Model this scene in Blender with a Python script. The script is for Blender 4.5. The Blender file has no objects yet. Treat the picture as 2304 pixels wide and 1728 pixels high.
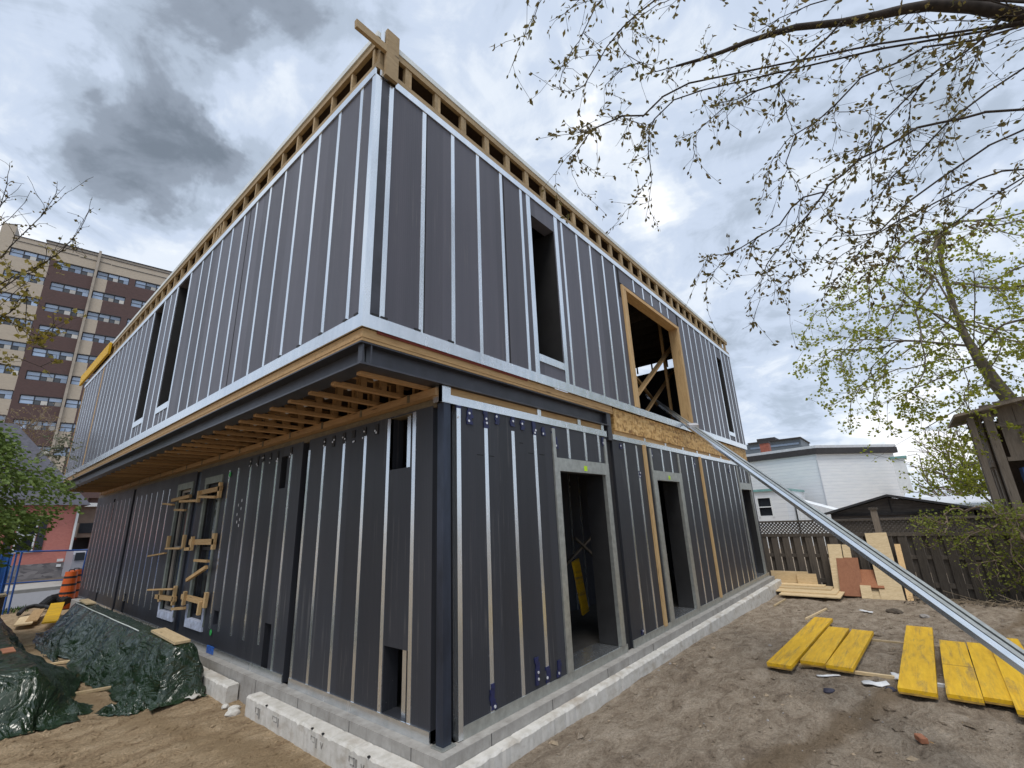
import bpy, math, random
import numpy as np
from mathutils import Vector, Matrix, noise as mnoise
scene = bpy.context.scene
col = scene.collection
R = math.radians
# ------------------------------------------------------------------ camera
cam_d = bpy.data.cameras.new("camera"); cam = bpy.data.objects.new("camera", cam_d); col.objects.link(cam)
cam_d.sensor_width = 36.0; cam_d.lens = 15.997; cam_d.clip_start = 0.05; cam_d.clip_end = 3000
yaw, pit, rol = R(39.46), R(16.43), R(-2.42)
_f = Vector((math.cos(pit)*math.cos(yaw), math.cos(pit)*math.sin(yaw), math.sin(pit)))
_r = Vector((math.sin(yaw), -math.cos(yaw), 0)); _u = _r.cross(_f)
_R = _r*math.cos(rol)+_u*math.sin(rol); _U = _u*math.cos(rol)-_r*math.sin(rol)
cam.matrix_world = Matrix(((_R.x,_U.x,-_f.x,-2.766),(_R.y,_U.y,-_f.y,-3.1106),(_R.z,_U.z,-_f.z,1.675),(0,0,0,1)))
scene.camera = cam
# ------------------------------------------------------------------ light
scene.view_settings.view_transform = 'Standard'; scene.view_settings.look = 'None'
scene.view_settings.exposure = 0.76; scene.view_settings.gamma = 1.0; scene.view_settings.use_curve_mapping = False
SUN_EL, SUN_AZ = R(64), R(212)          # azimuth measured from +X towards +Y
sun_d = bpy.data.lights.new("sun", 'SUN'); sun_d.energy = 1.25; sun_d.angle = R(22); sun_d.color = (1.0, .95, .88)
sun = bpy.data.objects.new("sun", sun_d); col.objects.link(sun)
sdir = Vector((math.cos(SUN_EL)*math.cos(SUN_AZ), math.cos(SUN_EL)*math.sin(SUN_AZ), math.sin(SUN_EL)))
sun.rotation_euler = sdir.to_track_quat('Z', 'Y').to_euler(); sun.location = (0, 0, 30)
world = bpy.data.worlds.new("World"); scene.world = world; world.use_nodes = True
wt = world.node_tree; wn = wt.nodes; wl = wt.links; wn.clear()
def WN(t, **kw):
    n = wn.new(t)
    for k, v in kw.items(): setattr(n, k, v)
    return n
def wmath(op, a, b=None, c=None):
    n = WN('ShaderNodeMath', operation=op)
    for i, x in enumerate((a, b, c)):
        if x is None: continue
        if isinstance(x, (int, float)): n.inputs[i].default_value = x
        else: wl.new(x, n.inputs[i])
    return n.outputs[0]
tc = WN('ShaderNodeTexCoord'); D = tc.outputs['Generated']
sky = WN('ShaderNodeTexSky', sky_type='NISHITA', sun_disc=False)
sky.sun_elevation = SUN_EL; sky.sun_rotation = R(90)-SUN_AZ
sep = WN('ShaderNodeSeparateXYZ'); wl.new(D, sep.inputs[0])
zz = wmath('ADD', wmath('MAXIMUM', sep.outputs[2], 0.0), 0.28)
cx = wmath('DIVIDE', sep.outputs[0], zz); cy = wmath('DIVIDE', sep.outputs[1], zz)
comb = WN('ShaderNodeCombineXYZ'); wl.new(cx, comb.inputs[0]); wl.new(cy, comb.inputs[1])
def wnoise(scale, detail, rough, dist, off):
    mp = WN('ShaderNodeMapping'); wl.new(comb.outputs[0], mp.inputs[0]); mp.inputs['Location'].default_value = off
    n = WN('ShaderNodeTexNoise'); n.inputs['Scale'].default_value = scale; n.inputs['Detail'].default_value = detail
    n.inputs['Roughness'].default_value = rough; n.inputs['Distortion'].default_value = dist
    wl.new(mp.outputs[0], n.inputs[0]); return n.outputs[0]
n1 = wnoise(2.6, 8, .55, .7, (3.1, 1.7, 0)); n2 = wnoise(6.5, 9, .60, 1.0, (7.3, -2.2, 4)); n3 = wnoise(1.0, 3, .5, .3, (-4.0, 9.0, 2))
dens = wmath('ADD', wmath('MULTIPLY', n1, .58), wmath('ADD', wmath('MULTIPLY', n2, .30), wmath('MULTIPLY', n3, .15)))
dens = wmath('MULTIPLY_ADD', wmath('SUBTRACT', dens, .5), 2.0, .56)
# jittered direction, so that the big clouds keep ragged edges
jn = WN('ShaderNodeTexNoise'); jn.inputs['Scale'].default_value = 3.4; jn.inputs['Detail'].default_value = 6; jn.inputs['Roughness'].default_value = .6
wl.new(D, jn.inputs[0])
jv = WN('ShaderNodeVectorMath', operation='SUBTRACT'); wl.new(jn.outputs['Color'], jv.inputs[0]); jv.inputs[1].default_value = (.5, .5, .5)
js = WN('ShaderNodeVectorMath', operation='SCALE'); wl.new(jv.outputs[0], js.inputs[0]); js.inputs['Scale'].default_value = .42
ja = WN('ShaderNodeVectorMath', operation='ADD'); wl.new(D, ja.inputs[0]); wl.new(js.outputs[0], ja.inputs[1])
def blob(d, r, amt):
    global dens
    v = WN('ShaderNodeVectorMath', operation='DISTANCE'); wl.new(ja.outputs[0], v.inputs[0]); v.inputs[1].default_value = Vector(d).normalized()
    mr = WN('ShaderNodeMapRange', interpolation_type='SMOOTHSTEP'); wl.new(v.outputs['Value'], mr.inputs[0])
    mr.inputs[1].default_value = r; mr.inputs[2].default_value = 0.0; mr.inputs[3].default_value = 0; mr.inputs[4].default_value = amt
    dens = wmath('ADD', dens, mr.outputs[0])
for b in [((.035,.80,.595), .25, -.40), ((.00,.82,.57), .14, -.06), ((.112,.648,.753), .24, -.34), ((.18,.60,.78), .14, -.16), ((.085,.865,.49), .10, -.06),
          ((.206,.676,.708), .18, .36), ((.04,.716,.696), .15, .36), ((.13,.73,.67), .09, .22), ((.16,.86,.48), .16, .2), ((-.058,.76,.65), .2, .16), ((.0,.90,.43), .17, .34), ((.16,.84,.51), .14, .12), ((-.05,.83,.55), .07, .2),
          ((.733,.301,.61), .13, .34), ((.66,.33,.675), .06, .2), ((.54,.31,.783), .2, -.06), ((.508,.447,.736), .18, -.02), ((.40,.55,.74), .10, .06), ((.14,.755,.64), .05, .22), ((-.01,.76,.65), .07, .18),
          ((.805,.118,.581), .2, -.06), ((.921,.146,.362), .18, -.12), ((.996,.004,.093), .16, .3), ((.97,-.15,.12), .25, .25), ((.88,-.05,.48), .2, .08)]:
    blob(*b)
ramp = WN('ShaderNodeValToRGB'); wl.new(dens, ramp.inputs[0]); cr = ramp.color_ramp; cr.interpolation = 'EASE'
cr.elements[0].position = .0; cr.elements[0].color = (.155, .185, .225, 1)
cr.elements[1].position = 1.0; cr.elements[1].color = (.90, .91, .94, 1)
for p, c in [(.24, (.245, .285, .345, 1)), (.42, (.385, .45, .545, 1)), (.58, (.50, .575, .70, 1)), (.78, (.66, .715, .79, 1))]:
    e = cr.elements.new(p); e.color = c
cl = WN('ShaderNodeVectorMath', operation='SCALE'); wl.new(ramp.outputs[0], cl.inputs[0]); cl.inputs['Scale'].default_value = 7.6
mix = WN('ShaderNodeMixRGB'); mix.inputs[0].default_value = .95; wl.new(sky.outputs[0], mix.inputs[1]); wl.new(cl.outputs[0], mix.inputs[2])
bg = WN('ShaderNodeBackground'); bg.inputs['Strength'].default_value = .1; wl.new(mix.outputs[0], bg.inputs[0])
wo = WN('ShaderNodeOutputWorld'); wl.new(bg.outputs[0], wo.inputs[0])

# ------------------------------------------------------------------ materials
class NT:
    def __init__(s, m):
        s.t = m.node_tree; s.n = s.t.nodes; s.l = s.t.links
        s.b = s.n['Principled BSDF']; s.tc = s.n.new('ShaderNodeTexCoord').outputs['Object']
    def inp(s, sock, v):
        if isinstance(v, (int, float)): sock.default_value = v
        elif isinstance(v, (tuple, list)): sock.default_value = (*v, 1) if len(v) == 3 and len(sock.default_value) == 4 else v
        else: s.l.new(v, sock)
    def map(s, scale=(1,1,1), rot=(0,0,0), loc=(0,0,0), src=None):
        n = s.n.new('ShaderNodeMapping'); n.inputs['Scale'].default_value = scale; n.inputs['Rotation'].default_value = rot; n.inputs['Location'].default_value = loc
        s.l.new(src or s.tc, n.inputs[0]); return n.outputs[0]
    def noise(s, vec, scale, detail=4, rough=.55, dist=0, color=False):
        n = s.n.new('ShaderNodeTexNoise'); n.inputs['Scale'].default_value = scale; n.inputs['Detail'].default_value = detail
        n.inputs['Roughness'].default_value = rough; n.inputs['Distortion'].default_value = dist; s.l.new(vec, n.inputs[0]); return n.outputs[1 if color else 0]
    def wave(s, vec, scale, axis='X', dist=0, detail=2, profile='SIN'):
        n = s.n.new('ShaderNodeTexWave'); n.bands_direction = axis; n.wave_profile = profile; n.inputs['Scale'].default_value = scale
        n.inputs['Distortion'].default_value = dist; n.inputs['Detail'].default_value = detail; s.l.new(vec, n.inputs[0]); return n.outputs['Fac']
    def voro(s, vec, scale, out='Color', feature='F1', rnd=1):
        n = s.n.new('ShaderNodeTexVoronoi'); n.feature = feature; n.inputs['Scale'].default_value = scale; n.inputs['Randomness'].default_value = rnd
        s.l.new(vec, n.inputs[0]); return n.outputs[out]
    def ramp(s, fac, stops):
        n = s.n.new('ShaderNodeValToRGB'); s.l.new(fac, n.inputs[0]); e = n.color_ramp.elements
        while len(e) < len(stops): e.new(.5)
        for i, (p, c) in enumerate(stops):
            e[i].position = p; e[i].color = (*c, 1) if not isinstance(c, (int, float)) else (c, c, c, 1)
        return n.outputs[0]
    def mixc(s, fac, a, b, mode='MIX'):
        n = s.n.new('ShaderNodeMixRGB'); n.blend_type = mode; s.inp(n.inputs[0], fac); s.inp(n.inputs[1], a); s.inp(n.inputs[2], b); return n.outputs[0]
    def math(s, op, a, b=0.0):
        n = s.n.new('ShaderNodeMath'); n.operation = op; s.inp(n.inputs[0], a); s.inp(n.inputs[1], b); return n.outputs[0]
    def bump(s, h, strength=.3, dist=.01):
        n = s.n.new('ShaderNodeBump'); n.inputs['Strength'].default_value = strength; n.inputs['Distance'].default_value = dist
        s.l.new(h, n.inputs['Height']); s.l.new(n.outputs[0], s.b.inputs['Normal'])
    def rnd(s):
        return s.n.new('ShaderNodeObjectInfo').outputs['Random']
    def set(s, color=None, rough=None, metal=None):
        if color is not None: s.inp(s.b.inputs['Base Color'], color)
        if rough is not None: s.inp(s.b.inputs['Roughness'], rough)
        if metal is not None: s.inp(s.b.inputs['Metallic'], metal)
M = {}
def mat(name):
    m = bpy.data.materials.new(name); m.use_nodes = True; M[name] = m; return NT(m)
def simple(name, c, rough=.7, metal=0, var=.25, scale=6, stretch=(1,1,1), bump=0, spec=None):
    t = mat(name); v = t.map(stretch); n = t.noise(v, scale, 5)
    lo = tuple(x*(1-var) for x in c); hi = tuple(min(1, x*(1+var)) for x in c)
    t.set(t.ramp(n, [(.3, lo), (.7, hi)]), rough, metal)
    if bump: t.bump(n, bump)
    if spec is not None: t.b.inputs['Specular IOR Level'].default_value = spec
    return t
# insulated wall panel: dark grey, fine upright ribs, scuffs and drips
def panel_mat(name, c):
    t = mat(name)
    sx = t.n.new('ShaderNodeSeparateXYZ'); t.l.new(t.tc, sx.inputs[0])
    a = t.math('ADD', sx.outputs[0], sx.outputs[1])
    cb = t.n.new('ShaderNodeCombineXYZ'); t.l.new(a, cb.inputs[0]); t.l.new(sx.outputs[2], cb.inputs[2])
    rib = t.wave(cb.outputs[0], 14, 'X', .0)
    st = t.noise(t.map((9, 9, .35), src=cb.outputs[0]), 1, 6, .6)
    bl = t.noise(t.map((1, 1, .6), src=cb.outputs[0]), 1.3, 5, .6)
    sc = t.noise(t.map((3, 3, 16), (0, R(25), 0), src=cb.outputs[0]), 3.2, 3, .7)
    scr = t.ramp(sc, [(.73, 0), (.76, 1)]); sg = t.ramp(t.noise(cb.outputs[0], 1.1, 2), [(.56, 0), (.66, 1)])
    base = t.mixc(t.math('MULTIPLY', bl, .8), tuple(x*.74 for x in c), tuple(x*1.3 for x in c))
    base = t.mixc(t.ramp(st, [(.35, 0), (.7, .5)]), base, tuple(x*1.28 for x in (c[0]*1.04, c[1], c[2]*.98)))
    base = t.mixc(t.math('MULTIPLY', t.math('MULTIPLY', scr, sg), .55), base, (.30, .30, .30))
    wn_ = t.n.new('ShaderNodeTexWhiteNoise'); wn_.noise_dimensions = '1D'; t.l.new(t.math('FLOOR', t.math('DIVIDE', t.math('ADD', a, .09), .829)), wn_.inputs['W'])
    base = t.mixc(1, base, t.ramp(wn_.outputs[0], [(0, .82), (1, 1.16)]), 'MULTIPLY')
    drip = t.noise(t.map((26, 26, .8), src=cb.outputs[0]), 1, 3, .6); hz = t.ramp(t.noise(cb.outputs[0], .8, 4, .6), [(.48, 0), (.62, 1)])
    base = t.mixc(t.math('MULTIPLY', t.math('MULTIPLY', t.ramp(drip, [(.56, 0), (.66, 1)]), hz), .35), base, (.20, .195, .19))
    spl = t.voro(cb.outputs[0], 21, 'Distance'); base = t.mixc(t.math('MULTIPLY', t.ramp(spl, [(.055, 1), (.08, 0)]), t.math('MULTIPLY', t.ramp(t.noise(cb.outputs[0], 1.9, 3), [(.60, 0), (.68, 1)]), .6)), base, (.35, .35, .34))
    t.set(base, t.ramp(bl, [(.3, .42), (.7, .56)]), 0)
    t.b.inputs['Specular IOR Level'].default_value = .38
    t.bump(t.math('ADD', t.math('MULTIPLY', rib, .5), t.math('MULTIPLY', st, .7)), .18, .004)
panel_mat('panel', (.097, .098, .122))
panel_mat('panel_shaded', (.033, .036, .045))  # same panel, with the shade of lower storey and interior put into its colour
t = mat('galv'); v = t.map(); vo = t.voro(v, 120); n = t.noise(t.map((3, 3, .5)), 4, 4)
base = t.mixc(.035, t.ramp(n, [(.3, (.70, .75, .79)), (.7, (.83, .86, .89))]), vo, 'OVERLAY')
t.set(base, t.ramp(n, [(.3, .23), (.7, .28)]), .92)
t = mat('galv_dull'); n = t.noise(t.map((3, 3, 3)), 5, 6, .65); t.set(t.ramp(n, [(.3, (.36, .37, .35)), (.7, (.52, .54, .51))]), .42, .7)
def wood_mat(name, c1, c2, axis=(1, 1, 1), rough=.72, scale=5, knots=True):
    t = mat(name); r = t.rnd(); off = t.n.new('ShaderNodeVectorMath'); off.operation = 'SCALE'
    cbn = t.n.new('ShaderNodeCombineXYZ')
    for i in range(3): t.l.new(r, cbn.inputs[i])
    t.l.new(cbn.outputs[0], off.inputs[0]); off.inputs['Scale'].default_value = 37
    ad = t.n.new('ShaderNodeVectorMath'); t.l.new(t.tc, ad.inputs[0]); t.l.new(off.outputs[0], ad.inputs[1])
    v = t.map(axis, src=ad.outputs[0]); g = t.noise(v, scale, 6, .6, .4); f = t.noise(v, scale*4, 3)
    c = t.ramp(g, [(.28, c1), (.5, tuple((a+b)/2 for a, b in zip(c1, c2))), (.72, c2)])
    c = t.mixc(.25, c, t.ramp(f, [(.3, tuple(x*.55 for x in c1)), (.6, c2)]))
    if knots:
        k = t.voro(t.map(tuple(x*.35 for x in axis), src=ad.outputs[0]), 6, 'Distance'); c = t.mixc(t.ramp(k, [(.06, .8), (.13, 0)]), c, tuple(x*.3 for x in c1))
    hs = t.n.new('ShaderNodeHueSaturation'); t.l.new(c, hs.inputs['Color']); t.l.new(t.math('MULTIPLY_ADD', r, .35), hs.inputs['Value'])
    hs.inputs['Value'].default_value = 1; mm = t.math('ADD', t.math('MULTIPLY', r, .4), .8); t.l.new(mm, hs.inputs['Value'])
    t.set(hs.outputs[0], rough); t.bump(g, .25, .004); return t
wood_mat('spruce_x', (.40, .235, .095), (.60, .40, .19), (.7, 6, 6))
wood_mat('spruce_y', (.40, .235, .095), (.60, .40, .19), (6, .7, 6))
wood_mat('spruce_z', (.46, .29, .13), (.63, .44, .22), (6, 6, .7))
wood_mat('parapet_wood', (.31, .215, .105), (.46, .34, .19), (1.2, 1.2, 4))
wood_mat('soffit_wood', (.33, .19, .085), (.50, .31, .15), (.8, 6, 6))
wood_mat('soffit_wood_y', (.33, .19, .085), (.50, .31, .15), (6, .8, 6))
wood_mat('pale_board', (.50, .37, .20), (.66, .52, .32), (5, 1.0, 5))
wood_mat('pale_flat', (.56, .41, .22), (.72, .56, .34), (5, .8, 5))
wood_mat('red_ply', (.27, .095, .04), (.36, .15, .07), (4, 4, 1.0), knots=False)
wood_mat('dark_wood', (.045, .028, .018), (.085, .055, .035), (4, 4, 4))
wood_mat('fence_wood', (.055, .045, .036), (.125, .105, .085), (9, 9, .6), .85)
wood_mat('grey_wood', (.14, .115, .09), (.26, .215, .17), (8, 8, .6), .85)
wood_mat('stained_plate', (.085, .07, .05), (.22, .17, .10), (5, 1.2, 5))
t = mat('osb'); v = t.map((2, 2, 5)); vo = t.voro(v, 6); vd = t.voro(t.map((5, 5, 2.5), (.3, .5, .2)), 6); n = t.noise(t.map(), 3, 4)
bw = t.n.new('ShaderNodeRGBToBW'); t.l.new(vo, bw.inputs[0]); bw2 = t.n.new('ShaderNodeRGBToBW'); t.l.new(vd, bw2.inputs[0])
f = t.math('ADD', t.math('MULTIPLY', bw.outputs[0], .55), t.math('MULTIPLY', bw2.outputs[0], .45))
t.set(t.mixc(t.ramp(n, [(.35, 0), (.7, .35)]), t.ramp(f, [(.25, (.24, .12, .035)), (.5, (.55, .33, .11)), (.75, (.74, .52, .24))]), (.58, .33, .10)), .65); t.bump(f, .3, .004)
# yellow form-work board: yellow coat worn by concrete
t = mat('yellow_board'); r = t.rnd(); sh = t.n.new('ShaderNodeVectorMath'); sv = t.n.new('ShaderNodeCombineXYZ'); t.l.new(t.math('MULTIPLY', r, 40.0), sv.inputs[0]); t.l.new(t.math('MULTIPLY', r, 17.0), sv.inputs[1])
t.l.new(t.tc, sh.inputs[0]); t.l.new(sv.outputs[0], sh.inputs[1]); n = t.noise(t.map((1.2, 9, 9), src=sh.outputs[0]), 2.2, 6, .7); n2 = t.noise(t.map((.7, 8, 8), src=sh.outputs[0]), 1.7, 6, .72, .5); fl = t.noise(t.map((14, 30, 30), src=sh.outputs[0]), 2, 4)
c = t.ramp(n, [(.3, (.60, .335, .012)), (.7, (.80, .50, .025))])
c = t.mixc(t.math('MULTIPLY', t.math('MULTIPLY', t.ramp(n2, [(.50, 0), (.66, 1)]), t.ramp(fl, [(.35, .4), (.6, 1)])), t.math('ADD', t.math('MULTIPLY', r, .5), .35)), c, (.20, .14, .08))
t.set(c, .6); t.bump(n, .12, .003); t.b.inputs['Specular IOR Level'].default_value = .2
simple('board_edge', (.38, .23, .05), .7, 0, .35, 14)
simple('steel', (.042, .044, .056), .42, .15, .3, 5, spec=.6)
simple('dark_slab', (.05, .048, .045), .8)
simple('steel_column', (.032, .042, .066), .33, .35, .4, 7, (1, 1, .3))
simple('dark_gap', (.012, .012, .014), .9)
t = mat('concrete'); n = t.noise(t.map(), 7, 7, .7); n2 = t.noise(t.map((6, 6, .8)), 3, 4); c = t.ramp(n, [(.3, (.25, .235, .215)), (.7, (.40, .385, .36))])
t.set(t.mixc(t.ramp(n2, [(.55, 0), (.75, .55)]), c, (.16, .14, .12)), .85); t.bump(n, .35, .006)
t = mat('foam_white'); n = t.noise(t.map(), 9, 6, .7); n2 = t.noise(t.map((1, 1, 2)), 4, 5, .6)
t.set(t.mixc(t.ramp(n2, [(.52, 0), (.72, .6)]), t.ramp(n, [(.3, (.46, .44, .39)), (.6, (.62, .60, .56))]), (.27, .21, .145)), .9); t.bump(n, .4, .008)
simple('ink', (.27, .26, .24), .9, 0, .3, 30)
# excavated sandy soil
t = mat('soil'); v = t.map()
sx = t.n.new('ShaderNodeSeparateXYZ'); t.l.new(t.tc, sx.inputs[0])
a = t.noise(v, .6, 6, .6, .6); b = t.noise(t.map((1, 1.9, 1), (0, 0, R(35))), 3.2, 9, .74, .6); g = t.noise(v, 48, 5, .75); g2 = t.noise(v, 17, 6, .75, .8)
side = t.ramp(t.math('ADD', t.math('MULTIPLY', sx.outputs[1], .5), t.math('ADD', t.math('MULTIPLY', sx.outputs[0], -.5), t.math('MULTIPLY', a, .8))), [(.2, 0), (.9, 1)])
grey = t.ramp(b, [(.28, (0.180, 0.138, 0.103)), (.44, (0.372, 0.296, 0.220)), (.58, (0.510, 0.420, 0.324)), (.78, (0.662, 0.565, 0.455))])
sand = t.ramp(b, [(.28, (0.234, 0.158, 0.094)), (.44, (0.469, 0.338, 0.207)), (.58, (0.607, 0.455, 0.289)), (.78, (0.731, 0.579, 0.400))])
c = t.mixc(side, grey, sand)
c = t.mixc(.42, c, t.mixc(1, c, t.ramp(g, [(.3, .25), (.5, .9), (.7, 1.6)]), 'MULTIPLY'))
c = t.mixc(t.ramp(g2, [(.60, 0), (.70, .7)]), c, (.085, .06, .042)); c = t.mixc(t.ramp(g2, [(.26, .55), (.36, 0)]), c, (.52, .46, .38))
# trodden smooth tracks
def track(px, py, ang, w, colr):
    global c
    d = t.math('ADD', t.math('MULTIPLY', sx.outputs[0], -math.sin(ang)), t.math('MULTIPLY', sx.outputs[1], math.cos(ang)))
    d = t.math('ABSOLUTE', t.math('ADD', d, px*math.sin(ang)-py*math.cos(ang)+.12)); d = t.math('ADD', d, t.math('MULTIPLY', t.math('SUBTRACT', a, .5), .5))
    c = t.mixc(t.math('MULTIPLY', t.ramp(d, [(w*.35, .75), (w, 0)]), t.ramp(b, [(.3, .6), (.6, 1)])), c, colr)
track(3.6, -2.6, R(163.5), .17, (.22, .155, .09)); track(-.95, 3.2, R(100), .2, (.40, .285, .165))
t.set(c, .95); t.bump(t.math('ADD', t.math('ADD', b, t.math('MULTIPLY', g2, .45)), t.math('MULTIPLY', g, .22)), 1.0, .11)
t.b.inputs['Specular IOR Level'].default_value = .12
simple('asphalt', (.20, .20, .21), .9, 0, .12, 8); simple('pavement', (.33, .315, .29), .9, 0, .15, 5); simple('kerb_stone', (.24, .23, .21), .9, 0, .15, 6)
simple('bed_soil', (.10, .08, .06), .95, 0, .5, 8)
t = mat('tarp'); n = t.noise(t.map(), 6, 6, .65, 1.2)
w1 = t.math('ABSOLUTE', t.math('SUBTRACT', t.noise(t.map((1.2, .55, 1.3), (.3, .2, .5)), 2.4, 2, .5, 1.6), .5)); w2 = t.math('ABSOLUTE', t.math('SUBTRACT', t.noise(t.map((1.7, .9, .7), (.9, -.4, 1.2)), 6, 2, .5, 2.2), .5))
w3 = t.noise(t.map((1, .6, 1)), 1.6, 3, .5, .8)
h = t.math('ADD', t.math('MULTIPLY', w3, .9), t.math('ADD', t.math('MULTIPLY', t.math('MINIMUM', w1, .10), .55), t.math('MULTIPLY', t.math('MINIMUM', w2, .06), .22)))
t.set(t.ramp(n, [(.3, (.008, .022, .008)), (.7, (.019, .040, .017))]), .24); t.bump(h, 1.0, .20); t.b.inputs['Specular IOR Level'].default_value = .8
simple('hem_rope', (.55, .58, .55), .7)
t = mat('tower_beige'); n = t.noise(t.map((1, 1, 1)), 1.2, 4); br = t.n.new('ShaderNodeTexBrick'); t.l.new(t.map((1, 1, 1), (R(90), 0, 0)), br.inputs[0]); br.inputs['Scale'].default_value = 2.2
br.inputs['Color1'].default_value = (.45, .405, .335, 1); br.inputs['Color2'].default_value = (.405, .36, .30, 1); br.inputs['Mortar'].default_value = (.42, .38, .32, 1)
t.set(t.mixc(t.math('MULTIPLY', n, .25), br.outputs[0], (.25, .21, .17)), .85)
t = mat('tower_brown'); n = t.noise(t.map(), 1.0, 4); br = t.n.new('ShaderNodeTexBrick'); t.l.new(t.map((1, 1, 1), (R(90), 0, 0)), br.inputs[0]); br.inputs['Scale'].default_value = 2.2
br.inputs['Color1'].default_value = (.100, .060, .060, 1); br.inputs['Color2'].default_value = (.080, .049, .050, 1); br.inputs['Mortar'].default_value = (.09, .065, .06, 1)
t.set(t.mixc(t.math('MULTIPLY', n, .3), br.outputs[0], (.06, .038, .036)), .85)
simple('tower_trim', (.33, .30, .26), .8, 0, .15, 2); simple('dark_frame', (.025, .027, .035), .5)
def glass(name, c, rough=.08):
    t = mat(name); r = t.rnd(); t.set(t.mixc(r, tuple(x*.55 for x in c), tuple(x*1.35 for x in c)), rough); t.b.inputs['Specular IOR Level'].default_value = .9
glass('sky_glass', (.30, .40, .56)); glass('dark_glass', (.03, .034, .04)); glass('blind', (.42, .42, .40), .5)
t = mat('siding'); sx = t.n.new('ShaderNodeSeparateXYZ'); t.l.new(t.tc, sx.inputs[0]); w = t.wave(t.tc, 1.55, 'Z', 0, 0, 'SAW'); n = t.noise(t.map((1, 1, 4)), 1.5, 5)
c = t.ramp(n, [(.3, (.76, .79, .82)), (.7, (.84, .86, .87))]); t.set(t.mixc(t.ramp(w, [(.0, .75), (.10, 0)]), c, (.34, .37, .41)), .6); t.bump(w, .6, .03)
simple('fascia', (.035, .032, .033), .7); simple('white_paint', (.72, .74, .74), .5, 0, .08); simple('teal_cap', (.18, .36, .34), .5)
simple('pale_roof', (.55, .57, .60), .7, 0, .1)
t = mat('red_brick'); br = t.n.new('ShaderNodeTexBrick'); t.l.new(t.map((1, 1, 1), (R(90), 0, 0)), br.inputs[0]); br.inputs['Scale'].default_value = 5
br.inputs['Color1'].default_value = (.56, .20, .16, 1); br.inputs['Color2'].default_value = (.50, .17, .135, 1); br.inputs['Mortar'].default_value = (.47, .22, .185, 1); t.set(br.outputs[0], .8)
t = mat('stone'); vo = t.voro(t.map((2, 2, 4)), 2.2); bw = t.n.new('ShaderNodeRGBToBW'); t.l.new(vo, bw.inputs[0]); t.set(t.ramp(bw.outputs[0], [(.2, (.13, .12, .125)), (.8, (.27, .25, .25))]), .9)
simple('slate_roof', (.075, .075, .095), .75, 0, .3, 6); simple('brown_render', (.19, .145, .115), .85, 0, .15, 3); simple('shutter', (.03, .032, .042), .6)
simple('garage_wall', (.13, .115, .105), .85, 0, .3, 3, (1, 1, 6)); simple('garage_roof', (.045, .045, .048), .8); simple('chimney_brick', (.27, .085, .055), .85, 0, .3, 14)
simple('modern_grey', (.12, .15, .18), .6, 0, .1, 1)
simple('blue_paint', (.012, .075, .30), .45, 0, .2, 5)
t = mat('blue_mesh'); n = t.noise(t.map((6, 6, 1)), 2, 4); t.set(t.ramp(n, [(.3, (.010, .060, .24)), (.7, (.03, .15, .45))]), .6)
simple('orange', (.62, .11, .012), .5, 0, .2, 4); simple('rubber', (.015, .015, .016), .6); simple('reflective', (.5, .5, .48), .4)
simple('van_white', (.34, .34, .38), .35, .1, .05); simple('navy_tape', (.012, .017, .075), .42, 0, .4, 30); simple('washer', (.68, .70, .74), .4, .4)
simple('lime_paint', (.50, .75, .02), .6); simple('green_dot', (.04, .40, .09), .5); simple('blue_tape', (.03, .14, .55), .4, 0, .5, 20)
simple('sill_membrane', (.52, .56, .68), .5, 0, .3, 14); simple('window_frame', (.20, .225, .20), .5, 0, .2, 9); simple('pvc', (.50, .50, .52), .4)
simple('membrane', (.66, .70, .70), .55, 0, .12, 3); simple('house_wrap_red', (.17, .03, .02), .8); simple('clip', (.36, .37, .40), .35, .85)
simple('bark', (.045, .036, .03), .9, 0, .4, 20, (1, 1, .3)); simple('bark_grey', (.17, .145, .115), .9, 0, .35, 14, (1, 1, .3)); simple('bark_tan', (.19, .14, .105), .9, 0, .3, 14)
def leaf(name, c1, c2, trans=.3):
    t = mat(name); n = t.noise(t.map(), 2.3, 3); n2 = t.noise(t.map(), 23, 2)
    c = t.mixc(t.ramp(n2, [(.35, 0), (.65, 1)]), t.ramp(n, [(.3, c1), (.7, tuple((a+b)/2 for a, b in zip(c1, c2)))]), c2)
    t.set(c, .6); tr = t.n.new('ShaderNodeBsdfTranslucent'); t.l.new(c, tr.inputs[0]); ms = t.n.new('ShaderNodeMixShader'); ms.inputs[0].default_value = trans
    out = t.n['Material Output']; t.l.new(t.b.outputs[0], ms.inputs[1]); t.l.new(tr.outputs[0], ms.inputs[2]); t.l.new(ms.outputs[0], out.inputs[0])
leaf('leaf_bud', (.07, .085, .02), (.20, .14, .045), .5); leaf('leaf_maple', (.20, .26, .025), (.38, .38, .05), .6); leaf('leaf_cedar', (.07, .13, .025), (.20, .28, .06), .4)
leaf('leaf_yellow', (.18, .17, .03), (.35, .27, .05), .45); leaf('leaf_vine', (.13, .18, .025), (.29, .31, .05), .5); leaf('leaf_dull', (.10, .13, .08), (.2, .2, .13), .3); leaf('leaf_russet', (.17, .12, .06), (.26, .20, .10), .3)
simple('grass_green', (.05, .10, .02), .9, 0, .4, 20); simple('dry_stick', (.32, .25, .17), .85, 0, .3, 9); simple('stone_grey', (.30, .28, .26), .9, 0, .3, 8)
simple('clay_brick', (.36, .15, .08), .9, 0, .3, 12); simple('scrap_white', (.68, .69, .70), .5); simple('blueblack', (.03, .028, .05), .6)

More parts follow.
